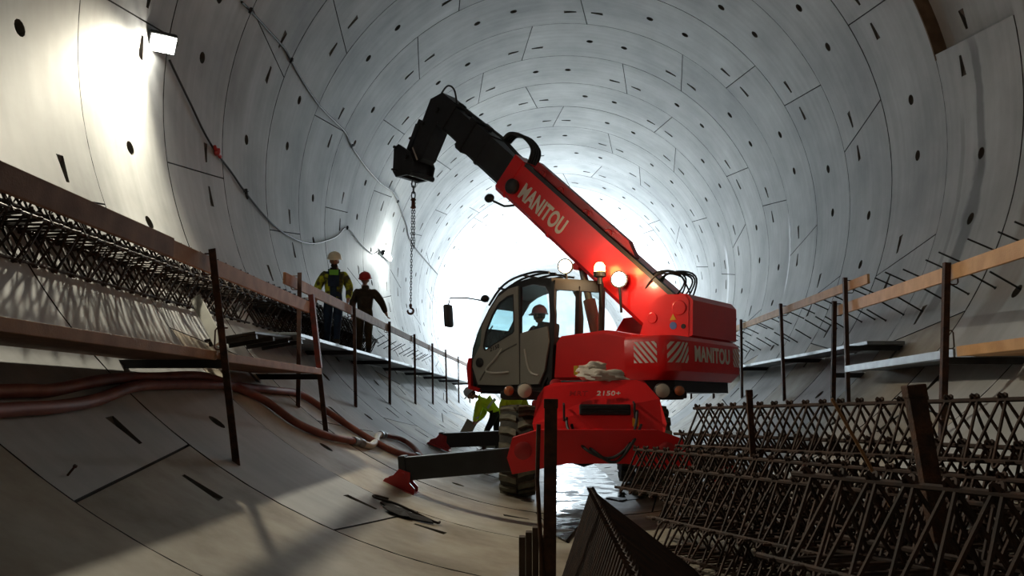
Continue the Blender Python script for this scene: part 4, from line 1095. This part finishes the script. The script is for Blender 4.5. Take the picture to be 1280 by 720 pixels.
# beacon and work lamps on the turret (their light is part of the lamp)
def to_world(u, v, z): return Vector((.05, 13.5, 0)) + Matrix.Rotation(TROT, 3, 'Z') @ Vector((u, v, z))
WARM = (1.0, 0.62, 0.30)
EM_W = emat('work_lamp_glow', (1.0, .80,   .52), 30); EM_A = emat('beacon_glow', (1.0, .55, .15), 25)
for (u, v, z, r, mm, nm, en) in ((-.30, .92, 3.44, .10, EM_W, 'work_lamp', 4), (-.66, .52, 3.34, .085, EM_A, 'beacon', 12), (-.95, .44, 3.24, .11, EM_W, 'work_lamp', 16)):
    mb = MB(); mb.lathe([(r * .5, -.16), (r * .5, -.06), (r * 1.15, -.04), (r * 1.2, .03)], (u, v, z), (-.35, .94, -.05) if nm == 'work_lamp' else (0, 0, 1), 18)
    mb.cyl((u, v, z - .05), (u, v - .05, z - .35 if v > .6 else z - .5), .02, 8)
    hs = tp(mb, nm + '_housing', M_BLACK)
    mb = MB()
    if nm == 'work_lamp': mb.lathe([(r, .02), (r * .95, .045), (r * .4, .06)], (u, v, z), (-.35, .94, -.05), 18)
    else: mb.lathe([(r, .03), (r * .95, .12), (r * .6, .17), (.02, .18)], (u, v, z), (0, 0, 1), 18)
    tp(mb, nm, mm, hs, True)
    light('machine_lamp', 'POINT', to_world(u - .2, v + .42, z + (.0 if nm == 'work_lamp' else .14)), en, (1.0, .72, .42) if nm == 'work_lamp' else (1.0, .45, .12), .07)

# cloth bundle on the front hood
def rag(name, c, rad, seed, lab, rot):
    def wob(p, d):
        k = 1 + .18 * math.sin(5 * d.x + seed) * math.cos(4 * d.y + seed) + .12 * math.sin(9 * d.z + 7 * d.x + seed)
        q = p * k
        if q.z < -rad[2] * .55: q.z = -rad[2] * .55
        return q
    mb = MB(); mb.ellipsoid((0, 0, 0), rad, 22, 14, wob)
    o = mb.build(name, M_CLOTH, None, c, rot, True)
    return tag(o, lab, 'cloth', 'rags on the machine hood')
rag('rag', (.16, 10.32, 1.70), (.30, .13, .10), 2, 'crumpled white rag lying on the red hood', (.2, .05, .1))
rag('rag', (.03, 10.50, 1.80), (.19, .12, .09), 5, 'smaller crumpled beige rag lying behind the white one', (0, -.25, .3))

# ------------------------------------------------------------------ chain and hook
top = to_world(3.80, .0, 5.66)
ch = thing('lifting_chain', 'lifting chain with a hook hanging from the boom tip', 'chain', top)
def link_mesh(l, wd, r):
    mb = MB(); pts = []
    for k in range(10):
        a = 2 * PI * k / 10
        pts.append((wd * math.cos(a), 0, (l - wd) * (1 if math.sin(a) > 0 else -1) * (abs(math.sin(a)) > .01) + wd * math.sin(a)))
    mb.tube(pts, r, 6, closed=True)
    return mb.mesh('chain_link', M_DSTEEL, True)
big = link_mesh(.075, .035, .013)
sm = link_mesh(.034, .016, .0065)
M_CHR = mat('rusty_chain', (.16, .06, .035), .6, .5, c2=(.07, .03, .02))
z = -.02
for k in range(3):
    o = link('shackle_link', big, ch, (0, 0, z - .06), (0, 0, PI / 2 * (k % 2))); z -= .115
mb = MB(); mb.box((0, 0, z - .10), (.07, .05, .22), None, 0, .02); mb.cyl((-.05, 0, z - .03), (.05, 0, z - .03), .018, 8); mb.cyl((-.05, 0, z - .18), (.05, 0, z - .18), .018, 8)
mb.build('chain_shortener', M_CHR, ch); z -= .16
zend = -2.42
z0 = z
nl = 0
z = z0
while z > zend and nl < 60:
    link('chain_link', sm, ch, (-.018, 0, z), (0, 0, PI / 2 * (nl % 2))); z -= .053; nl += 1
z = z0
while z > -1.35:
    link('chain_link', sm, ch, (.022, .01, z), (0, 0, PI / 2 * (nl % 2))); z -= .053; nl += 1
mb = MB(); hk = [Vector((-.018, 0, zend + .01)), Vector((-.018, 0, zend - .06))]
for k in range(11):
    a = RAD(100 - 30 * k); hk.append(Vector((-.018 + .055 * math.cos(a), 0, zend - .125 + .055 * math.sin(a))))
mb.tube(hk, [.02] * 2 + [.016 + .006 * math.sin(PI * k / 10) for k in range(11)], 8); mb.lathe([(.028, 0), (.03, .04), (.02, .06)], (-.018, 0, zend - .05), (0, 0, 1), 10)
mb.build('hook', M_CHR, ch, smooth=True)

# ------------------------------------------------------------------ people
def skin(verts, edges, root, sub=2):
    """verts: {name: (co, rx, ry)}; grows one continuous surface with the Skin modifier"""
    names = list(verts); idx = {n: i for i, n in enumerate(names)}
    me = bpy.data.meshes.new('skel')
    me.from_pydata([verts[n][0] for n in names], [(idx[a], idx[b]) for a, b in edges], [])
    o = bpy.data.objects.new('skel', me); col.objects.link(o)
    md = o.modifiers.new('s', 'SKIN'); md.use_smooth_shade = True; md.branch_smoothing = .6
    for n in names:
        sv = me.skin_vertices[0].data[idx[n]]; sv.radius = (verts[n][1], verts[n][2]); sv.use_root = (n == root)
    s2 = o.modifiers.new('u', 'SUBSURF'); s2.levels = sub; s2.render_levels = sub
    dg = bpy.context.evaluated_depsgraph_get()
    out = bpy.data.meshes.new_from_object(o.evaluated_get(dg))
    bpy.data.objects.remove(o); bpy.data.meshes.remove(me)
    return out

STAND = dict(pelvis=(0, 0, .95), waist=(0, .0, 1.10), chest=(0, .01, 1.32), neck=(0, .01, 1.48), skull=(0, -.01, 1.55),
             sl=(.17, .01, 1.42), el=(.25, .02, 1.14), wl=(.24, -.05, .90), pl=(.235, -.07, .82),
             sr=(-.17, .01, 1.42), er=(-.25, .02, 1.14), wr=(-.24, -.05, .90), pr=(-.235, -.07, .82),
             hl=(.095, 0, .90), kl=(.10, -.02, .50), al=(.10, .01, .10), tl=(.12, -.15, .045),
             hr=(-.095, 0, .90), kr=(-.10, -.02, .50), ar=(-.10, .01, .10), tr=(-.12, -.15, .045))
RADII = dict(pelvis=(.155, .12), waist=(.145, .11), chest=(.165, .125), neck=(.058, .06), skull=(.06, .06),
             sl=(.075, .08), el=(.05, .052), wl=(.034, .036), pl=(.036, .022), hl=(.095, .10), kl=(.065, .068), al=(.045, .05), tl=(.042, .036))
EDG = [('pelvis', 'waist'), ('waist', 'chest'), ('chest', 'neck'), ('neck', 'skull')]
for s_ in 'lr': EDG += [('chest', 's' + s_), ('s' + s_, 'e' + s_), ('e' + s_, 'w' + s_), ('w' + s_, 'p' + s_), ('pelvis', 'h' + s_), ('h' + s_, 'k' + s_), ('k' + s_, 'a' + s_), ('a' + s_, 't' + s_)]
def rad(n): return RADII[n] if n in RADII else RADII[n[0] + 'l']
M_SKIN = mat('skin', (.46, .25, .17), .55, c2=(.38, .19, .13), scale=20)
M_BOOT = mat('boot', (.045, .038, .03), .7)
M_HAIR = mat('dark_hair', (.03, .022, .016), .8)

def person(label, loc, rz, pose, trousers, top, jacket=None, hat=None, hatlabel=None, open_front=False, thick=1.0, head_tilt=(0, 0, 0), beard=False, hem=.0, scale=1.0, collar=None, bib=None, legthick=1.0, stripes=None):
    J = {k: Vector(v) for k, v in STAND.items()}
    for k, v in pose.items(): J[k] = Vector(v)
    root = thing('person', label, 'person', loc, rz); root.scale = (scale,) * 3
    def R_(n):
        a, b = rad(n); k = thick if n in ('pelvis', 'waist', 'chest') or n[0] in 'se' else (legthick if n[0] in 'hka' and n not in ('neck',) else 1)
        return a * k, b * k
    me = skin({n: (J[n], *R_(n)) for n in J}, EDG, 'pelvis')
    for m in (top, trousers, M_SKIN, M_BOOT): me.materials.append(m)
    segs = [(J[a], J[b], a, b) for a, b in EDG]
    def near(p):
        best = None
        for a, b, na, nb in segs:
            d = b - a; t = max(0, min(1, (p - a).dot(d) / max(d.length_squared, 1e-9)))
            q = (p - a - d * t).length
            if best is None or q < best[0]: best = (q, na, nb, t)
        return best
    for f in me.polygons:
        _, na, nb, t = near(f.center)
        if nb[0] == 'p' and len(nb) == 2 and nb != 'pe': mi = 2
        elif nb in ('wl', 'wr'): mi = 2 if t > .93 else 0
        elif nb in ('skull',): mi = 2
        elif nb == 'neck': mi = 0 if t < .8 else 2
        elif nb in ('tl', 'tr'): mi = 3
        elif nb in ('al', 'ar'): mi = 3 if t > .78 else 1
        elif nb in ('hl', 'hr', 'kl', 'kr'): mi = 1
        elif nb == 'waist': mi = 1 if t < .5 else 0
        else: mi = 0
        f.material_index = mi; f.use_smooth = True
    # head, face and fingers joined into the same surface mesh
    H = MB()
    T = Euler(head_tilt).to_matrix(); hc = J['skull'] + T @ Vector((0, -.015, .10))
    def hd_(p, d):
        q = p.copy()
        if d.z < 0: q.x *= 1 + .25 * d.z; q.y *= 1 + .10 * d.z
        if d.y < -.55 and abs(d.x) < .22 and -.35 < d.z < .1: q.y -= .022 * (1 - abs(d.x) / .22)       # nose
        if d.y < -.6 and .05 < d.z < .25 and .12 < abs(d.x) < .5: q.y += .008                           # eye sockets
        if d.z < -.75 and d.y < 0: q.y -= .014                                                        # chin
        return T @ q
    H.ellipsoid(hc, (.075, .098, .118), 24, 18, hd_)
    for s in (-1, 1):
        H.ellipsoid(hc + T @ Vector((s * .076, .01, -.005)), (.012, .022, .032), 8, 6)                 # ears
    for s in 'lr':
        w_, p_ = J['w' + s], J['p' + s]; d = (p_ - w_).normalized()
        side = d.cross(Vector((0, 1, 0)))
        if side.length < .1: side = d.cross(Vector((0, 0, 1)))
        # spread of the knuckles lies fore and aft of the hand
        k = side.cross(d).normalized(); pn = d.cross(k).normalized()
        if s == 'r': pn = -pn
        curl = -1 if pn.dot(Vector((0, 0, 0)) - p_) > 0 else 1
        for i, (off, ln) in enumerate(((-.028, .070), (-.010, .080), (.009, .076), (.027, .060))):
            a = p_ + k * off + d * .005; b = a + d * ln * .55 + pn * .012; c = b + d * ln * .38 + pn * .030
            H.tube([a - d * .02, a + d * .012, b, c], [.010, .0098, .009, .007], 6)
        a = p_ - k * .026 - d * .035; H.tube([a, a - k * .028 + d * .025, a - k * .034 + d * .055 + pn * .01], [.012, .011, .008], 6)
    bm = bmesh.new(); bm.from_mesh(me)
    vv = [bm.verts.new(p) for p in H.v]
    for f in H.f:
        try:
            q = bm.faces.new([vv[i] for i in f]); q.material_index = 2; q.smooth = True
        except ValueError: pass
    bm.to_mesh(me); bm.free(); me.name = 'body'
    body = link('body', me, root)
    # eyes, brows, mouth
    for s in (-1, 1):
        e = MB(); e.ellipsoid(hc + T @ Vector((s * .030, -.088, .012)), (.012, .008, .008), 8, 6); e.build('eye', mat('eye_dark', (.03, .025, .02), .3), root, smooth=True)
        e = MB(); e.box(hc + T @ Vector((s * .031, -.094, .034)), (.034, .010, .008), T); e.build('brow', M_HAIR, root)
    e = MB(); e.box(hc + T @ Vector((0, -.094, -.058)), (.042, .010, .008), T); e.build('mouth', mat('lips', (.30, .11, .09), .5), root)
    hr = MB(); hr.ellipsoid(hc + T @ Vector((0, .012, .010)), (.080, .096, .112), 18, 12, lambda p, d: T @ Vector((p.x, p.y if p.y > -.04 or p.z > .06 else -.04, p.z if p.z > -.06 else -.06)))
    hr.build('hair', M_HAIR, root, smooth=True)
    if beard:
        e = MB(); e.ellipsoid(hc + T @ Vector((0, -.045, -.085)), (.062, .062, .045), 14, 10); e.build('beard', M_HAIR, root, smooth=True)
    if jacket:
        jn = ['waist', 'chest', 'sl', 'el', 'wl', 'sr', 'er', 'wr']
        V = {n: (J[n], R_(n)[0] * 1.13 + .012, R_(n)[1] * 1.13 + .014) for n in jn}
        hp = J['pelvis'].lerp((J['hl'] + J['hr']) / 2, .8 + hem); V['hem'] = (hp, .185 * thick, .15 * thick)
        V['coll'] = (J['neck'].lerp(J['chest'], .25), .085, .085)
        ed = [('hem', 'waist'), ('waist', 'chest'), ('chest', 'coll'), ('chest', 'sl'), ('sl', 'el'), ('el', 'wl'), ('chest', 'sr'), ('sr', 'er'), ('er', 'wr')]
        jm = skin(V, ed, 'waist')
        jm.materials.append(jacket)
        bm = bmesh.new(); bm.from_mesh(jm)
        if open_front:
            kill = [f for f in bm.faces if f.calc_center_median().y < -.075 and abs(f.calc_center_median().x) < .085 and f.calc_center_median().z < J['neck'].z]
            bmesh.ops.delete(bm, geom=kill, context='FACES')
        for f in bm.faces: f.smooth = True
        bm.to_mesh(jm); bm.free(); jm.name = 'jacket'
        jo = link('jacket', jm, root)
        sd = jo.modifiers.new('t', 'SOLIDIFY'); sd.thickness = .012
        if stripes:
            for n0, n1, t0, r_ in (('waist', 'chest', .15, None), ('el', 'wl', .35, .062), ('er', 'wr', .35, .062)):
                a, b = J[n0], J[n1]; d = (b - a).normalized(); c = a.lerp(b, t0); x = d.orthogonal().normalized()
                x = Vector((1, 0, 0)); x = (x - d * x.dot(d)).normalized(); y = d.cross(x)
                rx = V['waist'][1] * 1.04 if r_ is None else r_; ry = V['waist'][2] * 1.06 if r_ is None else r_
                q = MB(); n = 18
                q.add([c + x * rx * math.cos(2 * PI * k / n) + y * ry * math.sin(2 * PI * k / n) + d * h for h in (-.025, .025) for k in range(n)], [(k, (k + 1) % n, n + (k + 1) % n, n + k) for k in range(n)])
                q.build('reflective_band', stripes, jo, smooth=True)
    if collar:
        e = MB(); c = J['neck']; d = (J['neck'] - J['chest']).normalized()
        e.lathe([(.088, -.05), (.085, .02), (.078, .045), (.068, .03)], c, d, 16); e.build('collar', collar, root, smooth=True)
    if bib:
        e = MB(); c = J['chest']; e.box(c + Vector((0, -.155, -.06)), (.20, .012, .20), None, 0, .004)
        for s in (-1, 1): e.beam(c + Vector((s * .08, -.155, .03)), c + Vector((s * .10, -.08, .17)), .03, .008, (0, 1, 0))
        e.build('bib', bib, root)
        e = MB(); e.box(c + Vector((0, -.148, .10)), (.17, .012, .10), None, 0, .004); e.build('shirt_front', mat('lime_shirt', (.22, .62, .06), .7), root)
    if hat:
        h = MB(); c = hc + T @ Vector((0, .005, .035)); up = T @ Vector((0, 0, 1))
        h.lathe([(.128, .0), (.131, .025), (.122, .07), (.098, .11), (.06, .137), (.02, .147)], c, up, 24)
        hh = h.build('hard_hat', hat, root, smooth=True)
        if hatlabel: hh['label'] = hatlabel
        h = MB(); h.lathe([(.134, -.004), (.148, -.006), (.148, .002), (.134, .008)], c, up, 24)
        h.prism([(-.10, -.10), (-.085, -.165), (-.04, -.19), (.04, -.19), (.085, -.165), (.10, -.10)], lambda a, b, t: c + T @ Vector((a, b, t - .01 + .06 * (b + .10))), -.004, .006)
        h.build('brim', hat, hh, smooth=True)
        h = MB(); h.tube([c + T @ Vector((0, -.125, .03)), c + T @ Vector((0, -.09, .115)), c + T @ Vector((0, 0, .152)), c + T @ Vector((0, .09, .118)), c + T @ Vector((0, .125, .03))], .010, 6); h.build('crown_ridge', hat, hh, smooth=True)
    for s in 'lr':
        e = MB(); a, t = J['a' + s], J['t' + s]; d = (t - a); d.z = 0; d.normalize(); c = Vector((a.x, a.y, 0)) + d * .07; c.z = min(a.z, t.z) - .02
        ang = math.atan2(d.x, -d.y)
        e.ellipsoid((0, 0, 0), (.056, .155, .075), 14, 10, lambda p, q: Vector((p.x, p.y, max(p.z, -.03)))); b_ = e.build('boot', M_BOOT, root, smooth=True)
        b_.location = c + Vector((0, 0, .012)); b_.rotation_euler = (0, 0, ang)
    return root

M_NAVY = mat('navy_cloth', (.018, .045, .095), .85, c2=(.012, .028, .06), scale=9, bump=.3, bscale=25)
M_HIVIS = mat('hi_vis_cloth', (.62, .68, .03), .8, c2=(.07, .075, .03), scale=7, bump=.4, bscale=20, lo=.44, hi=.56)
M_HIV2 = mat('bright_hi_vis', (.62, .85, .03), .75, c2=(.50, .70, .02), scale=9, bump=.4, bscale=20)
M_BROWN = mat('brown_cloth', (.075, .055, .032), .9, c2=(.045, .034, .022), scale=8, bump=.4, bscale=22)
M_OLIVE = mat('brown_trousers', (.095, .065, .026), .9, c2=(.06, .042, .018), scale=8, bump=.4, bscale=22)
M_BLKC = mat('black_cloth', (.010, .010, .013), .9, bump=.3, bscale=25)
M_HATW = mat('white_helmet', (.92, .87, .66), .35)
M_HATR = mat('red_helmet', (.60, .02, .02), .35)
M_HATG = mat('grey_helmet', (.55, .56, .55), .4)
M_REFL = mat('reflective_tape', (.62, .64, .62), .35)

person('worker in white hard hat, yellow and dark jacket and blue overalls on left deck', (-4.28, 14.6, 2.315), .20,
       dict(kl=(.09, -.12, .50), al=(.08, -.10, .10), tl=(.09, -.27, .045), kr=(-.09, .0, .50), ar=(-.10, .10, .11), tr=(-.12, -.05, .045),
            el=(.29, .05, 1.16), wl=(.27, -.08, .93), pl=(.26, -.11, .86), er=(-.30, .04, 1.15), wr=(-.31, -.08, .92), pr=(-.31, -.11, .85)),
       M_NAVY, M_NAVY, M_HIVIS, M_HATW, 'cream white hard hat', open_front=True, thick=1.12, head_tilt=(.15, 0, 0), beard=True, scale=.955, collar=M_BLKC, bib=M_NAVY, legthick=1.12)
person('worker in red hard hat and brown work clothes with one hand on a post', (-4.24, 17.0, 2.315), .12,
       dict(kl=(.10, -.10, .50), al=(.11, -.06, .10), tl=(.13, -.22, .045), kr=(-.10, .02, .50), ar=(-.10, .09, .11), tr=(-.12, -.06, .045),
            sl=(.18, .0, 1.41), el=(.36, -.01, 1.16), wl=(.455, -.02, .93), pl=(.48, -.04, .87), er=(-.27, .05, 1.15), wr=(-.25, -.06, .92), pr=(-.245, -.09, .85)),
       M_OLIVE, M_BROWN, M_BROWN, M_HATR, 'red hard hat', thick=1.14, head_tilt=(.25, 0, -.1), scale=.965, collar=M_BROWN, legthick=1.2, hem=.5)
# bending worker: faces left (local -y turned to world -x)
person('worker bending over in a bright yellow hi-vis jacket and black trousers, lifting a board', (-1.74, 18.7, .29), -PI / 2,
       dict(pelvis=(0, .12, .92), waist=(0, .02, 1.06), chest=(0, -.16, 1.20), neck=(0, -.31, 1.25), skull=(0, -.37, 1.24),
            sl=(.17, -.24, 1.15), el=(.21, -.30, .88), wl=(.17, -.36, .70), pl=(.16, -.40, .64), sr=(-.17, -.22, 1.15), er=(-.21, -.16, .90), wr=(-.18, -.30, .72), pr=(-.17, -.36, .67),
            hl=(.10, .11, .88), kl=(.13, -.10, .50), al=(.13, -.16, .10), tl=(.14, -.32, .045), hr=(-.10, .11, .88), kr=(-.13, .10, .49), ar=(-.14, .12, .10), tr=(-.15, -.03, .045)),
       M_BLKC, M_HIV2, M_HIV2, M_HATG, 'pale grey hard hat', thick=1.12, head_tilt=(.75, 0, 0), scale=1.0, stripes=M_REFL)
person('worker in a hi-vis jacket mostly hidden behind the front tyre and cab', (-1.22, 18.2, .13), .3,
       dict(el=(.27, -.02, 1.16), wl=(.25, -.22, 1.05), pl=(.24, -.30, 1.03), er=(-.27, .03, 1.15), wr=(-.26, -.08, .92), pr=(-.26, -.11, .85)),
       M_BLKC, M_HIV2, M_HIV2, M_HATG, thick=1.1)
# driver, facing the front of the cab
dw = to_world(.40, .74, 1.66)
person('driver in a dark jacket with a hi-vis band sitting in the cab', dw, TROT + PI / 2,
       dict(pelvis=(0, .10, .48), waist=(0, .13, .60), chest=(0, .14, .82), neck=(0, .12, .98), skull=(0, .10, 1.04),
            sl=(.17, .12, .92), el=(.23, -.02, .68), wl=(.17, -.24, .66), pl=(.15, -.30, .67), sr=(-.17, .12, .92), er=(-.23, -.02, .68), wr=(-.17, -.24, .66), pr=(-.15, -.30, .67),
            hl=(.10, .04, .46), kl=(.13, -.36, .50), al=(.12, -.46, .12), tl=(.12, -.60, .06), hr=(-.10, .04, .46), kr=(-.13, -.36, .50), ar=(-.12, -.46, .12), tr=(-.12, -.60, .06)),
       M_BLKC, M_BLKC, M_BLKC, M_HATR, 'dark red helmet', thick=1.05, stripes=mat('hi_vis_band', (.5, .6, .02), .6), scale=.95)

# boards by the bending worker
mb = MB(); mb.box((0, 0, 0), (.24, .03, .50), None, 0, .005); o = mb.build('shutter_board', M_BOARD, None, (-2.27, 18.5, .78), (0, .5, .3)); tag(o, 'grey board held up by the bending worker', 'board')
for k, (x, y, a, l, lab) in enumerate(((-2.35, 20.9, 1.2, 1.5, 'grey plank on the floor farthest behind the bending worker'), (-1.95, 20.0, 1.35, 1.2, 'grey plank on the floor right behind the bending worker'), (-1.75, 19.3, 1.3, .9, 'short grey plank by the feet of the bending worker'))):
    z = R - math.sqrt(R * R - x * x)
    mb = MB(); mb.box((0, 0, .025), (.16, l, .05), None, 0, .005)
    o = mb.build('loose_plank', M_BOARD, None, (x, y, z + .03), (0, math.asin(-x / R), a)); tag(o, lab, 'plank', 'planks behind the bending worker')

# ------------------------------------------------------------------ foreground: lattice girders lying in the invert on the right
TG = [(-.23, 0), (.23, 0), (0, .38)]
NDIR = -.41
PILE = [(1.05, .10, 2.6, 6.6, 'lattice girder on the floor at the left edge of the right-hand pile'), (1.30, .16, 2.0, 7.9, 'second lattice girder on the floor of the right-hand pile'),
        (1.80, .31, 2.0, 8.8, 'third lattice girder on the floor of the right-hand pile'), (2.35, .53, 2.5, 8.8, 'lattice girder at the bottom of the pile, nearest the right wall'),
        (1.04, .49, 2.3, 7.2, 'left lattice girder in the second layer of the pile'), (1.62, .58, 2.2, 9.1, 'middle lattice girder in the second layer of the pile'), (2.10, .74, 2.4, 9.2, 'right lattice girder in the second layer of the pile'),
        (2.19, 1.06, 2.6, 8.9, 'topmost lattice girder of the pile with a scalloped upper edge'),
        (.02, .66, 1.5, 4.35, 'short lattice girder nearest the camera on top of the pile'), (.30, .34, 1.4, 4.5, 'lattice girder under the nearest one in the pile'), (.34, .05, 1.5, 4.3, 'lattice girder on the floor beneath the two nearest ones')]
rr = random.Random(21)
for k, (x6, zb, ya, yb, lab) in enumerate(PILE):
    n = NDIR + rr.uniform(-.025, .025)
    if k == 7: n = NDIR
    rz = math.atan2(-n, 1)
    x0 = x6 + n * (ya - 6)
    ln = (yb - ya) / math.cos(rz)
    slope_ = -.012 if k != 7 else -.02
    g = girder('lattice_girder', lab, TG, ln, .21, .016, .011, (x0, ya, zb + .03), (slope_, 0, rz), M_BAR, 'lattice girder', 'lattice girders piled on the right', over=.045)
# the triangular one seen end-on
g = girder('lattice_girder', 'dense triangular rebar girder pointing at the machine, left of the pile', [(.0, .74), (-.24, .05), (.76, .16)], 4.5, .10, .016, .011, (-.21, 2.0, 0.0), (0, 0, 0), M_BAR, 'lattice girder', 'lattice girders piled on the right')
mb = MB()
for y in (2.0, 4.45, 6.45):
    t = [(0, y - 2, .74), (-.24, y - 2, .05), (.76, y - 2, .16)]
    mb = MB(); mb.tube(t, .014, 6, closed=True); mb.build('end_frame', M_BAR, g)
# feet under its high corner
mb = MB(); mb.box((.30, 6.3, .06), (.30, .10, .08), None, 0, .01); tag(mb.build('timber_block', M_WOOD3, origin=(.30, 6.3, .02), loc=(.30, 6.3, .02)), 'timber block propping the end of the triangular girder', 'timber')

# stakes
M_DTIM = mat('dark_timber', (.075, .045, .028), .85, c2=(.04, .026, .018), scale=6)
def stake(name, a, b, wd, m, lab):
    mb = MB(); a = Vector(a); b = Vector(b); mb.beam(a, b, wd, wd * .75, (0, 1, 0), bev=.004)
    d = (b - a).normalized()
    root = thing(name, lab, 'stake', a)
    mb.build('stake_shaft', m, root, origin=a)
    mb = MB(); mb.beam(b - d * .05, b + d * .012, wd * 1.12, wd * .9, (0, 1, 0), bev=.006); mb.build('stake_head', m, root, origin=a)
    return root
stake('steel_stake', (-.53, 5.5, .02), (-.51, 5.5, 1.40), .082, M_RUST, 'thick rusty stake standing in front of the machine, left of the triangular girder')
mb = MB(); mb.tube([(-.555, 5.46, .03), (-.60, 5.46, .9), (-.59, 5.46, 1.25)], .014, 8); tag(mb.build('steel_rod', M_RUST, origin=(-.555, 5.46, .03), loc=(-.555, 5.46, .03), smooth=True), 'thin rusty rod leaning beside the thick stake', 'rod')
for k in range(4):
    x = -.700 + .043 * k; h = .50 + .03 * ((k * 7) % 3)
    mb = MB(); mb.box((0, 0, h / 2), (.04, .10, h), None, 0, .004)
    tag(mb.build('timber_piece', M_DTIM, None, (x, 5.58, .035)), ['outermost timber piece of the upright bundle by the thick stake', 'second timber piece of the upright bundle by the thick stake', 'third timber piece of the upright bundle by the thick stake', 'timber piece of the upright bundle touching the thick stake'][k], 'timber', 'upright timbers by the stake')
stake('steel_stake', (1.39, 4.2, .20), (1.25, 4.2, 1.46), .085, M_RUST, 'leaning rusty stake driven through the near part of the pile')
stake('steel_stake', (1.27, 7.5, .16), (1.24, 7.5, 1.49), .05, M_RUST, 'thin rusty stake at the far end of the pile')
mb = MB(); mb.tube([(1.42, 5.0, .8), (1.30, 5.0, 1.06), (1.12, 5.0, 1.41)], .010, 6); tag(mb.build('bent_rod', mat('bright_rust', (.30, .15, .06), .6), origin=(1.42, 5, .8), loc=(1.42, 5, .8), smooth=True), 'thin bent light-brown rod sticking out of the pile', 'rod')

# scrap on the floor
def floor_z(x): return R - math.sqrt(R * R - x * x)
mb = MB(); rr = random.Random(9); n = 16; vs = [wall(-19.6, 8.2, .04)]; fs = []
for k in range(n):
    a = 2 * PI * k / n; r = 1 + .35 * math.sin(3 * a + 1) + rr.uniform(-.25, .25)
    vs.append(wall(-19.6 + 2.4 * math.cos(a) * r, 8.2 + .20 * math.sin(a) * r, .012 + rr.uniform(0, .03)))
for k in range(n): fs.append((0, 1 + k, 1 + (k + 1) % n))
vs2 = [v + Vector((.0, 0, -.012)) for v in vs]; m0 = len(vs)
mb.add(vs + vs2, fs + [(m0, m0 + 1 + (k + 1) % n, m0 + 1 + k) for k in range(n)] + [(1 + k, m0 + 1 + k, m0 + 1 + (k + 1) % n, 1 + (k + 1) % n) for k in range(n)])
c = wall(-19.6, 8.2); tag(mb.build('scrap_sheet', M_BLKC, origin=c, loc=c), 'torn black scrap of sheeting on the floor before the stabiliser foot', 'scrap')
mb = MB(); mb.tube(smooth_path([wall(-22.0, 8.60, .02), wall(-23.2, 8.48, .02), wall(-22.9, 8.38, .02), wall(-20.5, 8.33, .05), wall(-16.6, 8.28, .02), wall(-16.1, 8.36, .02)], 4), .012, 6); c = wall(-19.6, 8.3)
tag(mb.build('bent_bar', M_DBAR, origin=c, loc=c, smooth=True), 'bent dark bar lying on the floor across the black scrap', 'rod')
p = wall(-34.2, 4.68); mb = MB(); mb.cyl((0, 0, -.02), (.01, -.01, .065), .007, 8); mb.lathe([(.012, 0), (.012, .012)], (.01, -.01, .06), (0, 0, 1), 8)
tag(mb.build('bolt_stub', M_RUST, None, p, (0, RAD(34), 0)), 'small rusty bolt sticking out of the floor at the lower left', 'bolt')
